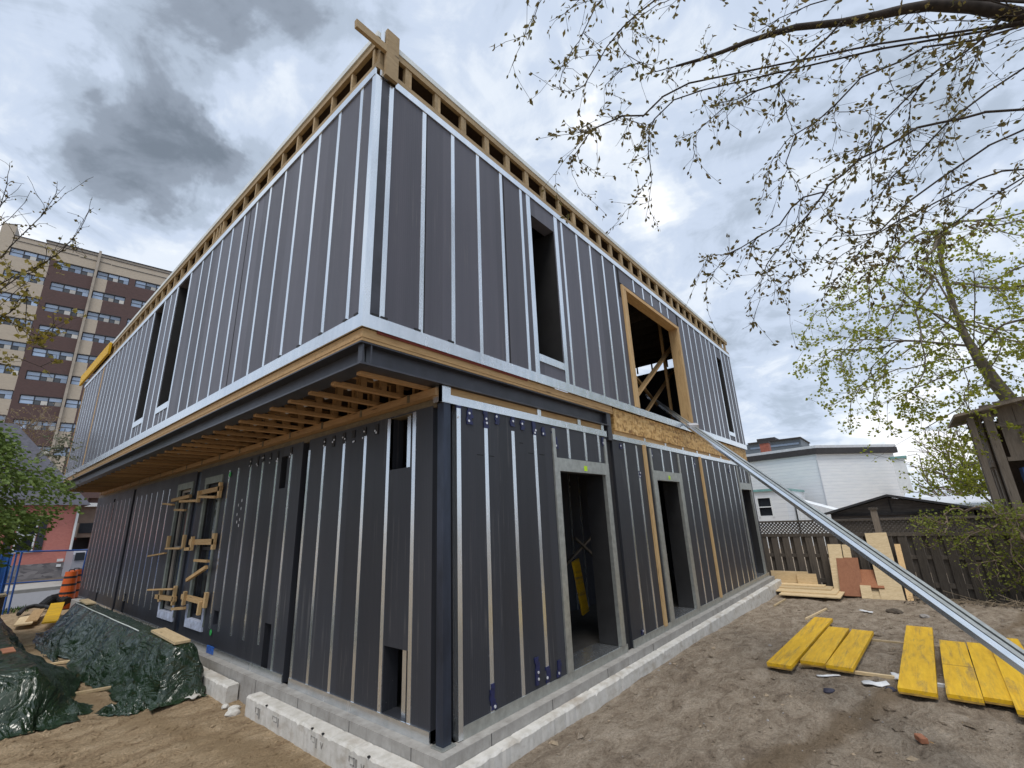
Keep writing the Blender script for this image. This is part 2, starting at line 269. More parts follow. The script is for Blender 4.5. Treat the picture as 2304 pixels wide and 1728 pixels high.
# ------------------------------------------------------------------ mesh helpers
ORG = {}
class MB:
    def __init__(s): s.v = []; s.f = []
    def box(s, x0, x1, y0, y1, z0, z1):
        if x0 > x1: x0, x1 = x1, x0
        if y0 > y1: y0, y1 = y1, y0
        if z0 > z1: z0, z1 = z1, z0
        n = len(s.v); s.v += [(x0,y0,z0),(x1,y0,z0),(x1,y1,z0),(x0,y1,z0),(x0,y0,z1),(x1,y0,z1),(x1,y1,z1),(x0,y1,z1)]
        s.f += [(n,n+3,n+2,n+1),(n+4,n+5,n+6,n+7),(n,n+1,n+5,n+4),(n+1,n+2,n+6,n+5),(n+2,n+3,n+7,n+6),(n+3,n,n+4,n+7)]; return s
    def bar(s, p, q, w, h, up=(0,0,1)):
        """a board from p to q, w wide (sideways) and h thick (along up)"""
        p = Vector(p); q = Vector(q); d = (q-p).normalized(); a = d.cross(Vector(up)); 
        if a.length < 1e-4: a = d.cross(Vector((1,0,0)))
        a.normalize(); b = a.cross(d); n = len(s.v)
        for e in (p, q):
            for i, j in ((-1,-1),(1,-1),(1,1),(-1,1)): s.v.append(tuple(e+a*(w/2*i)+b*(h/2*j)))
        s.f += [(n,n+1,n+2,n+3),(n+7,n+6,n+5,n+4)]+[(n+i,n+4+i,n+4+(i+1)%4,n+(i+1)%4) for i in range(4)]; return s
    def tube(s, pts, rad, k=8, cap=True):
        pts = [Vector(p) for p in pts]; n0 = len(s.v); m = len(pts)
        if isinstance(rad, (int, float)): rad = [rad]*m
        ref = None
        for i, p in enumerate(pts):
            d = (pts[min(i+1, m-1)]-pts[max(i-1, 0)]).normalized()
            if ref is None: ref = d.orthogonal().normalized()
            a = (ref-d*ref.dot(d)); a = a.normalized() if a.length > 1e-5 else d.orthogonal().normalized(); ref = a; b = d.cross(a)
            for j in range(k):
                t = 2*math.pi*j/k; s.v.append(tuple(p+(a*math.cos(t)+b*math.sin(t))*rad[i]))
        for i in range(m-1):
            for j in range(k): s.f.append((n0+i*k+j, n0+i*k+(j+1)%k, n0+(i+1)*k+(j+1)%k, n0+(i+1)*k+j))
        if cap: s.f.append(tuple(n0+j for j in reversed(range(k)))); s.f.append(tuple(n0+(m-1)*k+j for j in range(k)))
        return s
    def prism(s, poly, axis, a0, a1):
        """poly of 2-D points extruded along axis ('x','y','z') between a0 and a1"""
        n = len(s.v); m = len(poly)
        def P(q, a): return (a, q[0], q[1]) if axis == 'x' else ((q[0], a, q[1]) if axis == 'y' else (q[0], q[1], a))
        for a in (a0, a1): s.v += [P(q, a) for q in poly]
        s.f += [tuple(n+i for i in range(m)), tuple(n+m+i for i in reversed(range(m)))]+[(n+i, n+m+i, n+m+(i+1)%m, n+(i+1)%m) for i in range(m)]; return s
    def build(s, name, m, parent=None, smooth=False, bevel=0):
        me = bpy.data.meshes.new(name); root = parent
        while root is not None and root.parent is not None: root = root.parent
        L = ORG.get(root.name, Vector()) if root is not None else Vector()
        me.from_pydata([(x-L.x, y-L.y, z-L.z) for x, y, z in s.v], [], s.f)
        me.materials.append(M[m]); me.update()
        import bmesh
        bm = bmesh.new(); bm.from_mesh(me); bmesh.ops.recalc_face_normals(bm, faces=bm.faces)
        if bevel: bmesh.ops.bevel(bm, geom=list(bm.edges), offset=bevel, segments=1, affect='EDGES')
        bm.to_mesh(me); bm.free()
        if smooth:
            for p in me.polygons: p.use_smooth = True
        o = bpy.data.objects.new(name, me); col.objects.link(o)
        if parent is not None: o.parent = parent
        return o
def thing(name, label, cat, loc, group=None):
    o = bpy.data.objects.new(name, None); o.empty_display_size = .3; col.objects.link(o); o.location = loc
    o['label'] = label; o['category'] = cat
    if group: o['group'] = group
    ORG[o.name] = Vector(loc); return o
def tag(o, label, cat, group=None):
    o['label'] = label; o['category'] = cat
    if group: o['group'] = group
    return o
def struct(o, kind='structure'): o['kind'] = kind; return o
def B(*a): return MB().box(*a)
rng = random.Random(7)
# ------------------------------------------------------------------ ground
def smooth(a, b, x):
    t = max(0, min(1, (x-a)/(b-a))); return t*t*(3-2*t)
def gz(x, y):
    right = smooth(.6, -.6, y)
    z = -.285*(1-right)+right*(-.215-.15*smooth(4, 10.5, x))
    site = smooth(17.3, 16, y)*smooth(11.6, 10.6, x)*smooth(-60, -20, y)*smooth(-30, -12, x)
    z -= .08*(1-smooth(11.6, 10.6, x))
    if site > 0:
        n = .045*mnoise.noise((x*.7, y*.7, 0))+.030*mnoise.noise((x*2.3, y*2.9, 3))+.020*mnoise.noise((x*5.1, y*7.1, 7))-.022*abs(mnoise.noise((x*8+y*3, y*10, 5)))+.010*mnoise.noise((x*15, y*15, 1))
        # ruts from wheels and boots
        d1 = abs((x-1.5)*.28+(y+2.05)*.96+.08*mnoise.noise((x, y, 9))); n -= .03*math.exp(-(d1/.16)**2)*smooth(4.6, 3.2, x)
        n *= .45+.55*smooth(.02, .30, min(abs(y+.2) if x > -.3 else 9, abs(x+.25) if y > -.3 else 9))
        z += n*site
    return z
def axis_steps(spec):
    out = [spec[0][0]]
    for a, b, st in spec:
        k = max(1, int(round((b-a)/st)))
        out += [a+(b-a)*i/k for i in range(1, k+1)]
    return out
gx = axis_steps([(-900,-300,150), (-300,-60,40), (-60,-12,6), (-12,-3.2,.4), (-3.2,7.6,.055), (7.6,11.8,.12), (11.8,20,1), (20,80,8), (80,300,40), (300,900,150)])
gy = axis_steps([(-900,-300,150), (-300,-60,40), (-60,-12,6), (-12,-5.4,.4), (-5.4,.4,.05), (.4,6.5,.065), (6.5,17.4,.16), (17.4,30,1.4), (30,90,8), (90,300,40), (300,900,150)])
gv = [(x, y, gz(x, y)) for y in gy for x in gx]; W_ = len(gx)
gf = [(j*W_+i, j*W_+i+1, (j+1)*W_+i+1, (j+1)*W_+i) for j in range(len(gy)-1) for i in range(W_-1)]
me = bpy.data.meshes.new("ground"); me.from_pydata(gv, [], gf); me.materials.append(M['soil'])
for p in me.polygons: p.use_smooth = True
ground = bpy.data.objects.new("ground", me); col.objects.link(ground); struct(ground)
struct(B(-60, 60, 17.6, 22.9, -.285, -.268).build('road', 'asphalt'))
struct(B(-60, 60, 22.9, 23.1, -.285, -.15).build('kerb', 'kerb_stone'))
struct(B(-60, 60, 23.1, 26.3, -.285, -.156).build('pavement', 'pavement'))
struct(B(-60, 60, 26.3, 28.9, -.285, -.17).build('planting_bed', 'bed_soil'))

# ------------------------------------------------------------------ the unfinished building
BL = thing('unfinished_building', 'two storey unfinished building clad in dark grey panels with bright upright steel studs', 'building', (0, 0, 0))
XO, YE, XE, YL, YLL = -.909, -.04, 10.93, 14.75, 15.35      # upper faces x=XO, y=YE; ends
Z3, Z4, Z5 = 3.212, 3.331, 5.959
TH = .16
def wall_x(rects, y, m, name):       # rects (x0,x1,z0,z1), outside face at y, facing -y
    b = MB()
    for r in rects: b.box(r[0], r[1], y, y+TH, r[2], r[3])
    return b.build(name, m, BL)
def wall_y(rects, x, m, name):
    b = MB()
    for r in rects: b.box(x, x+TH, r[0], r[1], r[2], r[3])
    return b.build(name, m, BL)
def cuts(a0, a1, z0, z1, holes):     # split a wall strip round rectangular holes sorted along a
    out = []; a = a0
    for h0, h1, hz0, hz1 in sorted(holes):
        if h0 > a: out.append((a, h0, z0, z1))
        if hz0 > z0: out.append((h0, h1, z0, hz0))
        if hz1 < z1: out.append((h0, h1, hz1, z1))
        a = h1
    if a < a1: out.append((a, a1, z0, z1))
    return out
P_ = .007   # how far a stud stands proud of the panel
def stud_x(wall, x, y, z0, z1, w=.05, m='galv', name='stud', p=P_): return B(x-w/2, x+w/2, y-p, y+.03, z0, z1).build(name, m, wall)
def stud_y(wall, yy, x, z0, z1, w=.05, m='galv', name='stud', p=P_): return B(x-p, x+.03, yy-w/2, yy+w/2, z0, z1).build(name, m, wall)
# --- upper right-hand wall
UR = wall_x(cuts(XO+.16, XE, Z4, 5.872, [(1.51, 2.05, 3.585, 5.60), (4.14, 6.76, Z4, 5.60), (9.50, 9.93, 3.55, 5.57)]), YE, 'panel', 'upper_wall')
for x in (-.735, -.32, .085, .485, .90, 1.30, 2.26, 2.68, 3.08, 3.49, 3.90, 7.12, 7.52, 7.92, 8.36, 8.76, 9.05, 10.33, 10.70): stud_x(UR, x, YE, Z4, 5.872)
for x in (4.65, 5.06, 5.46, 5.90, 6.28): stud_x(UR, x, YE, 5.615, 5.872)
for x, s in ((1.455, 1), (2.10, 1)): stud_x(UR, x, YE, Z4, 5.872, .085, p=.010)
for x in (9.45, 9.985): stud_x(UR, x, YE, Z4, 5.872, .07, p=.010)
B(1.498, 2.058, YE-.013, YE+.05, 3.50, 3.595).build('window_sill', 'galv', UR); B(9.485, 9.95, YE-.013, YE+.05, 3.46, 3.556).build('window_sill', 'galv', UR)
for x in (-.285, .955): B(x-.008, x+.008, YE-.002, YE+.02, Z4, 5.872).build('panel_joint', 'dark_gap', UR)
# big opening framed in raw lumber
B(4.09, 4.15, YE-.03, YE+.17, Z4+.003, 5.56).build('opening_post', 'spruce_z', UR); B(4.153, 4.25, YE-.022, YE+.17, Z4+.003, 5.492).build('opening_post', 'spruce_z', UR)
B(6.68, 6.78, YE-.03, YE+.17, Z4+.003, 5.56).build('opening_post', 'spruce_z', UR); B(4.153, 6.677, YE-.026, YE+.17, 5.495, 5.56).build('opening_header', 'spruce_x', UR)
B(6.785, 6.86, YE-.004, YE+.02, Z4, 5.872).build('panel_joint', 'dark_gap', UR); B(4.0, 4.065, YE-.004, YE+.02, 5.3, 5.872).build('panel_joint', 'dark_gap', UR)
B(4.07, 6.78, YE-.004, YE+.03, 5.562, 5.598).build('panel_joint', 'dark_gap', UR)
# --- upper left-hand wall
UL = wall_y(cuts(YE, YL, Z4, 5.872, [(5.34, 5.98, 3.635, 5.86), (6.82, 7.43, 3.63, 5.86)]), XO, 'panel', 'upper_wall')
for y in [.195+.414*i for i in range(12)]: stud_y(UL, y, XO, Z4, 5.872)
for y in (5.30, 6.02, 6.78, 7.475): stud_y(UL, y, XO, Z4, 5.872, .07, p=.010)
for y in (5.55, 5.74, 7.05, 7.2): stud_y(UL, y, XO, Z4, 3.54, .025)
stud_y(UL, 6.40, XO, Z4, 5.872)
for y in [7.95+.414*i for i in range(17)]:
    stud_y(UL, y, XO, Z4, 5.872, .05 if abs(y-12.1) > .2 else .075, 'galv' if abs(y-12.1) > .2 else 'spruce_z')
B(XO-.013, XO+.05, 5.335, 5.985, 3.54, 3.641).build('window_sill', 'galv', UL); B(XO-.013, XO+.05, 6.815, 7.44, 3.535, 3.636).build('window_sill', 'galv', UL)
for y in (1.89, 2.9): B(XO-.002, XO+.02, y-.009, y+.009, Z4, 5.872).build('panel_joint', 'dark_gap', UL)
B(XO-.012, XO+.05, YL, YL+.05, Z4, 5.872).build('corner_flashing', 'spruce_z', UL)
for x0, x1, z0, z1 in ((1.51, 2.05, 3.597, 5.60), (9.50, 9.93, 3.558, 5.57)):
    for a in (x0+.001, x1-.005): B(a, a+.004, YE+.004, YE+.40, z0, z1).build('dark_reveal_sheet', 'rubber', UR)  # thin dark sheets added to darken the side faces of the windows
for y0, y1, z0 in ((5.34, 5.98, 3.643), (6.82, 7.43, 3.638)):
    for a in (y0+.001, y1-.005): B(XO+.004, XO+.40, a, a+.004, z0, 5.86).build('dark_reveal_sheet', 'rubber', UL)
# corner flashing (an angle) and the tracks round the upper storey
ct = MB(); ct.box(XO-.012, XO, YE-.012, YE+.05, Z4+.002, 5.87); ct.box(XO, XO+.055, YE-.012, YE, Z4+.002, 5.87); ct.build('corner_flashing', 'galv', BL)
B(XO+.055, XO+.16, YE-.003, YE+.05, Z4, 5.87).build('corner_strip', 'steel', BL)
tr = MB(); tr.box(XO-.016, XO, YE, YL+.05, Z3, Z4); tr.box(XO-.016, XO+.1, YE-.016, YE, Z3, Z4); tr.box(XO+.1, XE+.02, YE-.016, YE, Z3, Z4); tr.build('bottom_track', 'galv', BL)
tr = MB(); tr.box(XO-.016, XO, YE, YL+.05, 5.874, Z5); tr.build('top_track', 'galv', BL)
tr = MB(); tr.box(-.70, XE+.02, YE-.016, YE+.002, 5.874, Z5); tr.box(XO+.03, -.79, YE-.016, YE+.002, 5.885, Z5-.004); tr.build('top_track', 'galv', BL)
# loose foam plugs under studs
for x in (-.80, -.715, -.36, .05): B(x-.035, x+.03, YE-.02, YE+.001, Z4+.001, Z4+.02).build('foam_plug', 'rubber', BL)
for y in (.04, .21, .62, 1.04, 1.44): B(XO-.02, XO+.001, y-.02, y+.03, Z4+.001, Z4+.02).build('foam_plug', 'rubber', BL)
# --- parapet of raw lumber round the roof
PP = MB(); PP.box(XO-.01, XO+.15, YE-.01, YL, 5.962, 6.0); PP.box(XO+.15, XE, YE-.01, YE+.15, 5.962, 6.0)
PP.box(XO-.004, XO+.06, YE-.004, YL, 6.001, 6.038); PP.box(XO+.06, XE, YE-.004, YE+.06, 6.001, 6.038)
PP.box(XO-.006, XO+.036, YE-.006, YL, 6.275, 6.355); PP.box(XO+.036, XE, YE-.006, YE+.036, 6.275, 6.355)
PP = PP.build('roof_parapet', 'parapet_wood', BL)
for i in range(29):
    x = -.53+.402*i
    if x < XE-.05: B(x-.042, x, YE+.003, YE+.05, 6.039, 6.274).build('blocking', 'parapet_wood', PP); B(x+.003, x+.04, YE+.006, YE+.05, 6.039, 6.274).build('blocking', 'parapet_wood', PP)
for i in range(37):
    y = .40+.402*i-.36
    if y < YL-3.0 and not 4.25 < y < 4.3: B(XO+.003, XO+.05, y-.017, y+.017, 6.039, 6.274).build('blocking', 'parapet_wood', PP)
B(XO+.003, XO+.14, 4.30, 4.33, 6.039, 6.274).build('blocking', 'parapet_wood', PP); B(XO+.003, XO+.14, 4.16, 4.20, 6.039, 6.274).build('blocking', 'parapet_wood', PP)
B(XO+.03, XO+.11, YE+.004, YE+.13, 6.039, 6.274).build('blocking', 'parapet_wood', PP)
b = MB(); b.box(XO+.30, XO+.32, YE+.32, YL, 5.9, 6.35); b.box(XO+.30, XE, YE+.30, YE+.32, 5.9, 6.35); b.box(XO+.037, XO+.32, YE+.037, YL, 6.338, 6.354); b.box(XO+.32, XE, YE+.037, YE+.32, 6.338, 6.354); b.build('cavity_shade_sheathing', 'dark_wood', PP)  # dark wood puts cavity shade into the sheathing and the sheets under the top
b = MB(); b.box(XO-.02, XO+.2, YE-.012, YL+.15, 6.358, 6.425); b.box(XO+.2, XE+.02, YE-.012, YE+.2, 6.358, 6.425); b.build('roof_membrane', 'membrane', BL)
b = MB(); b.box(XO+.33, XE, YE+.33, YL, 6.30, 6.352); b.build('roof_deck', 'dark_wood', BL)
for i in range(22):
    x = .2+.48*i
    B(x-.02, x+.02, YE+.34, YL-.1, 6.06, 6.297).build('roof_joist', 'fence_wood', BL)
for i in range(11):
    y = .25+.5*i; B(XE-.1, XE-.06, y-.02, y+.02, 6.03, 6.3).build('roof_joist', 'dark_wood', BL)
# boards nailed over the roof corner
B(-.845, -.70, YE-.055, YE-.018, 5.90, 6.50).build('corner_board', 'parapet_wood', BL)
MB().bar((-1.185, YE-.045, 6.215), (-.835, YE-.035, 6.235), .038, .09).build('batten', 'parapet_wood', BL)
B(-.90, -.853, YE-.03, YE-.018, 6.30, 6.47).build('roof_flashing', 'galv', BL)
# --- floor edge: lumber rim, steel beams, open soffit
rim = MB()
for z0, z1, p in ((3.165, 3.210, 0), (3.128, 3.163, .006), (3.10, 3.126, .002)):
    rim.box(XO+.01-p, XO+.12, YE+.01-p, YL, z0, z1); rim.box(XO+.12, 3.30, YE+.01-p, YE+.12, z0, z1)
rim.build('rim_plate', 'spruce_x', BL)
B(XO+.14, 1.25, YE-.003, YE+.004, 3.192, 3.211).build('house_wrap', 'house_wrap_red', BL)
bm_ = MB(); bm_.box(XO+.10, XO+.115, YE+.02, YL+.2, 2.925, 3.085); bm_.box(XO, XO+.17, YE, YL+.2, 2.90, 2.916); bm_.box(XO, XO+.17, YE+.012, YL+.2, 3.085, 3.098)
bm_.build('steel_beam', 'steel', BL)
bm_ = MB(); bm_.box(XO+.10, 3.16, YE+.085, YE+.10, 2.925, 3.085); bm_.box(XO+.17, 3.16, YE, YE+.17, 2.90, 2.916); bm_.box(XO+.17, 3.16, YE+.012, YE+.17, 3.085, 3.098)
bm_.box(XO+.03, XO+.045, YE+.03, YE+.09, 2.917, 3.084); bm_.build('steel_beam', 'steel', BL)
for i in range(36):
    y = .155+.4145*i
    if y > YL: continue
    j = MB(); j.box(-.80, .35, y-.032, y+.032, 2.875, 2.912); j.box(-.79, .35, y-.032, y+.032, 3.13, 3.165)
    for x in (-.74, -.50, -.28, -.08, .12): j.box(x-.03, x+.03, y-.02, y+.02, 2.912, 3.13)
    j = j.build('floor_joist', 'soffit_wood', BL)
    if i < 14:
        MB().bar((-.76, y-.04, 2.99), (-.60, y+.05, 2.872), .035, .006, (0, .3, 1)).build('joist_hanger', 'clip', j)
b = MB(); b.box(-.085, .055, .02, YL, 2.80, 2.872)
b.build('wall_plate', 'soffit_wood_y', BL)
for i in range(18):
    y = .42+.83*i; B(-.089, -.082, y-.022, y+.022, 2.798, 2.876).build('plate_strap', 'stained_plate', BL)
B(.004, .13, .10, YLL, 2.715, 2.797).build('lower_plate', 'stained_plate', BL)
B(XO+.13, XE, YE+.2, YL, 3.168, 3.20).build('upper_floor', 'dark_wood', BL)
# right-hand face between the storeys
B(.075, 3.05, .004, .12, 2.822, 2.896).build('ledger', 'spruce_x', BL)
B(3.36, XE, .004, .12, 2.80, 2.868).build('ledger', 'spruce_x', BL)
B(3.36, XE-.02, -.012, .10, 2.870, 3.208).build('sheathing_band', 'osb', BL)
lt = MB(); lt.box(-.03, 3.09, -.012, .003, 2.738, 2.82); lt.box(-.045, .075, -.014, .02, 2.742, 2.896); lt.box(-.045, -.03, -.014, .10, 2.742, 2.896)
for x in (1.48, 2.36, 2.98): lt.box(x-.035, x+.035, -.013, .003, 2.818, 2.90)
lt.build('top_track', 'galv', BL)
lt = MB(); lt.box(3.27, XE+.02, -.012, .003, 2.725, 2.80)
for x in (4.38, 5.25, 6.1, 6.9, 7.7, 8.5, 9.3): lt.box(x-.03, x+.03, -.013, .003, 2.795, 2.85)
lt.build('top_track', 'galv', BL)
# --- lower right-hand wall
ZT = 2.735
LR = wall_x(cuts(.18, 3.09, .004, ZT, [(1.82, 2.93, .085, 2.20)])+cuts(3.25, 11.0, .004, ZT, [(4.66, 5.66, .085, 2.19), (9.76, 10.74, .085, 2.14)]), 0, 'panel_shaded', 'lower_wall')
for x in (.56, .985, 1.375): stud_x(LR, x, 0, .085, 2.58)
B(.152, .205, -.012, .05, .004, 2.737).build('stud', 'galv', LR)
for x in (2.08, 2.48, 2.84): stud_x(LR, x, 0, 2.36, 2.735)
for x in (3.62, 4.03, 6.17, 6.55, 7.39, 7.82, 8.26, 8.72, 9.12, 9.53): stud_x(LR, x, 0, .085, 2.70)
for x in (5.03, 5.44): stud_x(LR, x, 0, 2.34, 2.735)
for x in (10.05, 10.4): stud_x(LR, x, 0, 2.31, 2.735)
for x in (4.31, 6.99): stud_x(LR, x, 0, .07, 2.735, .085, 'spruce_z', 'wood_stud', .03)
B(4.37, 4.47, -.004, .02, .02, 2.735).build('panel_joint', 'dark_gap', LR)
tk = MB()
for a, c in ((.205, 3.09), (3.26, 11.02)): tk.box(a, c, -.013, .001, 0.0, .088)
tk.build('bottom_track', 'galv_dull', LR)
for a, c, zt, hh, w in ((1.82, 2.93, 2.20, .15, .105), (4.66, 5.66, 2.19, .15, .15), (9.76, 10.74, 2.14, .16, .08)):
    B(a+.0005, a+.003, .031, .30, .092, zt-.006).build('dark_reveal_sheet', 'rubber', LR); B(c-.003, c-.0005, .031, .30, .092, zt-.006).build('dark_reveal_sheet', 'rubber', LR); B(a-w, a+.004, -.020, .03, .092, zt-.004).build('door_jamb', 'galv_dull', LR); B(c-.004, c+w, -.020, .03, .092, zt-.004).build('door_jamb', 'galv_dull', LR)  # thin dark sheets behind the jambs darken the sides of the doorway
    B(a-w, c+w, -.021, .04, zt-.004, zt+hh).build('door_header', 'galv_dull', LR)
    B(a-w, a-w+.06, -.018, .02, zt+hh, 2.70).build('door_jamb', 'galv_dull', LR); B(c+w-.06, c+w, -.018, .02, zt+hh, 2.70).build('door_jamb', 'galv_dull', LR)
    B(a+.01, c-.01, -.005, .35, .072, .091).build('door_sill', 'galv', LR)
    if a < 9:
        o = MB(); o.box(a+(c-a)*.50, a+(c-a)*.50+.075, -.0235, -.02, zt+.02, zt+.085); o.build('paint_spot', 'lime_paint', LR)
# navy tape with washers over the stud heads
def tape(x, y, z0, z1, w=.055, wall=None, n=1):
    m = MB(); k = 5
    for i in range(k):
        a = z0+(z1-z0)*i/k; b2 = z0+(z1-z0)*(i+1)/k; dx = rng.uniform(-.012, .012)
        m.box(x-w/2+dx, x+w/2+dx*.5+rng.uniform(-.012, .012), -.0105-.0004*i, -.002, a, b2)
    tp = m.build('tape_patch', 'navy_tape', wall or LR)
    for q in range(n):
        zx = z0+(z1-z0)*rng.uniform(.1, .75); xx = x+rng.uniform(-.02, .02)
        MB().tube([(xx, -.0115, zx), (xx, -.017, zx)], .013, 8).build('washer', 'washer', tp)
for x, za, zb, n in ((.19, 2.735, 2.60, 1), (.33, 2.735, 2.57, 2), (.565, 2.735, 2.56, 2), (.735, 2.73, 2.62, 1), (.985, 2.735, 2.63, 1), (1.155, 2.72, 2.61, 1), (1.375, 2.735, 2.58, 2), (1.545, 2.69, 2.59, 1), (1.755, 2.72, 2.58, 2), (1.80, 2.60, 2.46, 1), (2.975, 2.72, 2.60, 2),
                     (.565, .10, .30, 1), (1.205, .12, .36, 2), (1.375, .10, .24, 1), (1.57, .10, .25, 1), (3.55, .11, .16, 1), (3.50, 2.6, 2.68, 1), (4.05, 2.2, 2.3, 2), (4.6, 2.55, 2.68, 1), (6.65, 2.5, 2.66, 2), (7.0, 2.45, 2.55, 1), (9.0, 2.5, 2.6, 1)):
    tape(x, 0, min(za, zb), max(za, zb), .06 if x not in (.33,) else .075, n=n)
# saw cuts left in the panel
for x0, x1, z in ((.43, .52, 2.28), (.60, .68, 2.28), (1.10, 1.16, 2.46), (1.25, 1.34, 2.36), (1.45, 1.55, 2.36)): B(x0, x1, -.0015, .002, z, z+.008).build('saw_cut', 'dark_gap', LR)
# --- lower left-hand wall
holes = [(.445, .80, .09, .615), (.47, .81, 2.19, 2.72), (3.10, 3.28, .05, .56), (3.10, 3.28, 2.18, 2.60), (5.42, 6.07, .36, 2.45), (6.85, 7.57, .36, 2.455), (4.82, 5.0, .37, .56), (10.12, 10.33, .06, .45), (12.9, 13.1, .1, .40), (13.0, 13.2, 2.04, 2.6)]
def hsplit(a0, a1):
    hs = [h for h in holes if a0 <= h[0] and h[1] <= a1 and h[2] < 1.0]; up = [h for h in holes if a0 <= h[0] and h[1] <= a1 and h[2] > 1.0]
    lo = cuts(a0, a1, .004, 1.9, [h for h in hs if h[3] < 1.9]+[(h[0], h[1], h[2], 1.9) for h in hs if h[3] > 1.9])
    hi = cuts(a0, a1, 1.9, ZT, up+[(h[0], h[1], 1.9, h[3]) for h in hs if h[3] > 1.9])
    return lo+hi
LL = wall_y(hsplit(.15, 2.53)+hsplit(2.69, 6.44)+hsplit(6.69, 10.95)+hsplit(11.15, YLL), 0, 'panel_shaded', 'lower_wall')
for y in (.42, .835, 1.26, 1.69, 2.13, 2.50, 2.98, 3.405, 3.86, 4.28, 4.74, 5.10): stud_y(LL, y, 0, .085 if y < 2.6 else (.05 if y < 3.2 else (.30 if y > 3.3 else .09)), 2.60 if y > .9 else 2.72)
for y in (8.2, 8.63, 9.06, 9.48, 9.9, 10.3, 10.7, 11.4, 11.82, 12.24, 12.66, 13.08, 13.5, 13.92, 14.34, 14.76, 15.2): stud_y(LL, y, 0, .30, 2.52, .045)
stud_y(LL, .555, .05, .09, .612, .055); stud_y(LL, .565, .05, 2.195, 2.72, .055)
tk = MB()
for a, c in ((.155, 2.53), (2.69, 6.44), (6.69, 10.95), (11.15, YLL)): tk.box(-.013, .001, a, c, 0.0, .088)
tk.box(-.013, .10, .150, .155, 0.0, .088); tk.build('bottom_track', 'galv', LL)
for y in (1.05, 1.28, 1.5, 1.7, 1.93, 2.15, 3.0, 3.4, 3.63, 3.87, 4.05, 4.3): 
    tp = B(-.010, -.002, y-.025, y+.03, 2.58+rng.uniform(-.02, .05), 2.70).build('tape_patch', 'rubber', LL)
    for q in range(2):
        yy = y+rng.uniform(-.03, .03); zx = 2.6+rng.uniform(-.04, .06); MB().tube([(-.011, yy, zx), (-.016, yy, zx)], .011, 8).build('washer', 'washer', tp)
for y, z in ((5.05, 2.53), (4.99, .27)): MB().tube([(-.012, y, z), (-.016, y, z)], .04, 16).build('paint_spot', 'green_dot', LL)
B(-.0165, -.004, 4.80, 5.06, .005, .10).build('tape_patch', 'blue_tape', LL)
for i in range(7): 
    y = 4.55+rng.uniform(-.1, .1); z = 1.7+i*.06+rng.uniform(-.02, .02); B(-.002, .002, y, y+.02, z, z+.04).build('paint_fleck', 'scrap_white', LL)
# the two tall narrow windows braced with battens
def tall_window(a, c, tag_bits):
    wdw = MB(); wdw.box(-.018, .02, a-.075, a+.004, .30, 2.446); wdw.box(-.018, .02, c-.004, c+.075, .30, 2.446); wdw.box(-.020, .023, a-.075, c+.075, 2.446, 2.56)
    w = wdw.build('window', 'window_frame', BL)
    li = MB(); li.box(.021, .16, a+.0005, a+.003, .37, 2.44); li.box(.021, .16, c-.003, c-.0005, .37, 2.44); li.build('dark_reveal_sheet', 'rubber', w)  # thin dark sheets that darken the sides of the window opening
    f = MB(); f.box(.05, .10, a+.004, a+.05, .37, 2.44); f.box(.05, .10, c-.05, c-.004, .37, 2.44)
    for z in (.37, 1.38, 2.40): f.box(.05, .10, a+.05, c-.05, z, z+.05)
    f.build('sash', 'tower_trim' if a > 6 else 'dark_frame', w)
    B(.075, .083, a+.05, c-.05, .42, 2.40).build('pane', 'dark_glass', w)
    s = MB(); s.box(-.024, .05, a-.07, c+.07, .235, .362); s.box(-.024, -.0185, a-.08, a-.002, .362, .56); s.box(-.024, -.0185, c+.002, c+.08, .362, .56); s.build('sill_membrane', 'sill_membrane', w)
    return w
W2 = tall_window(5.42, 6.07, 0); W1 = tall_window(6.85, 7.57, 1)
def brace(w, y0, z0, y1, z1, th=.04, dp=.045, off=-.05): MB().bar((off, y0, z0), (off, y1, z1), dp, th, (0, -(z1-z0), y1-y0)).build('brace', 'spruce_y' if abs(y1-y0) > abs(z1-z0) else 'spruce_z', w)
for q in ((7.77, .57, 6.66, .60, .075), (6.76, .50, 6.74, .80, .06), (7.53, .50, 7.53, .70, .06), (8.19, .66, 6.71, .76, .025), (7.57, 1.42, 7.57, 1.62, .07), (6.68, 1.42, 6.68, 1.63, .07), (7.5, 1.40, 6.66, 1.41, .03), (8.57, 1.25, 7.5, 1.32, .025), (7.74, 2.27, 6.70, 2.29, .06), (8.15, 2.23, 7.5, 2.18, .03), (7.34, 2.08, 6.76, 2.05, .035), (7.11, 2.22, 6.12, 2.18, .04), (6.61, .46, 6.02, .52, .04)):
    brace(W1, *q[:4], th=q[4], off=-.05 if q[4] > .05 else -.085)
for q in ((6.32, .665, 5.31, .655, .075), (5.26, .58, 5.24, .79, .07), (6.09, .56, 6.07, .76, .06), (6.07, .93, 5.28, 1.15, .05), (5.84, 1.235, 5.24, 1.235, .035), (6.34, 1.51, 5.20, 1.515, .085), (5.24, 1.40, 5.24, 1.64, .08), (6.10, 1.38, 6.10, 1.60, .05), (6.40, 1.40, 6.08, 1.41, .05), (6.29, 2.31, 5.23, 2.325, .075), (5.29, 2.18, 5.29, 2.42, .07), (6.06, 2.24, 5.29, 2.19, .04), (6.12, 2.15, 6.12, 2.34, .06), (5.35, .48, 5.34, .66, .06)):
    brace(W2, *q[:4], th=q[4], off=-.05 if q[4] > .06 else -.09)
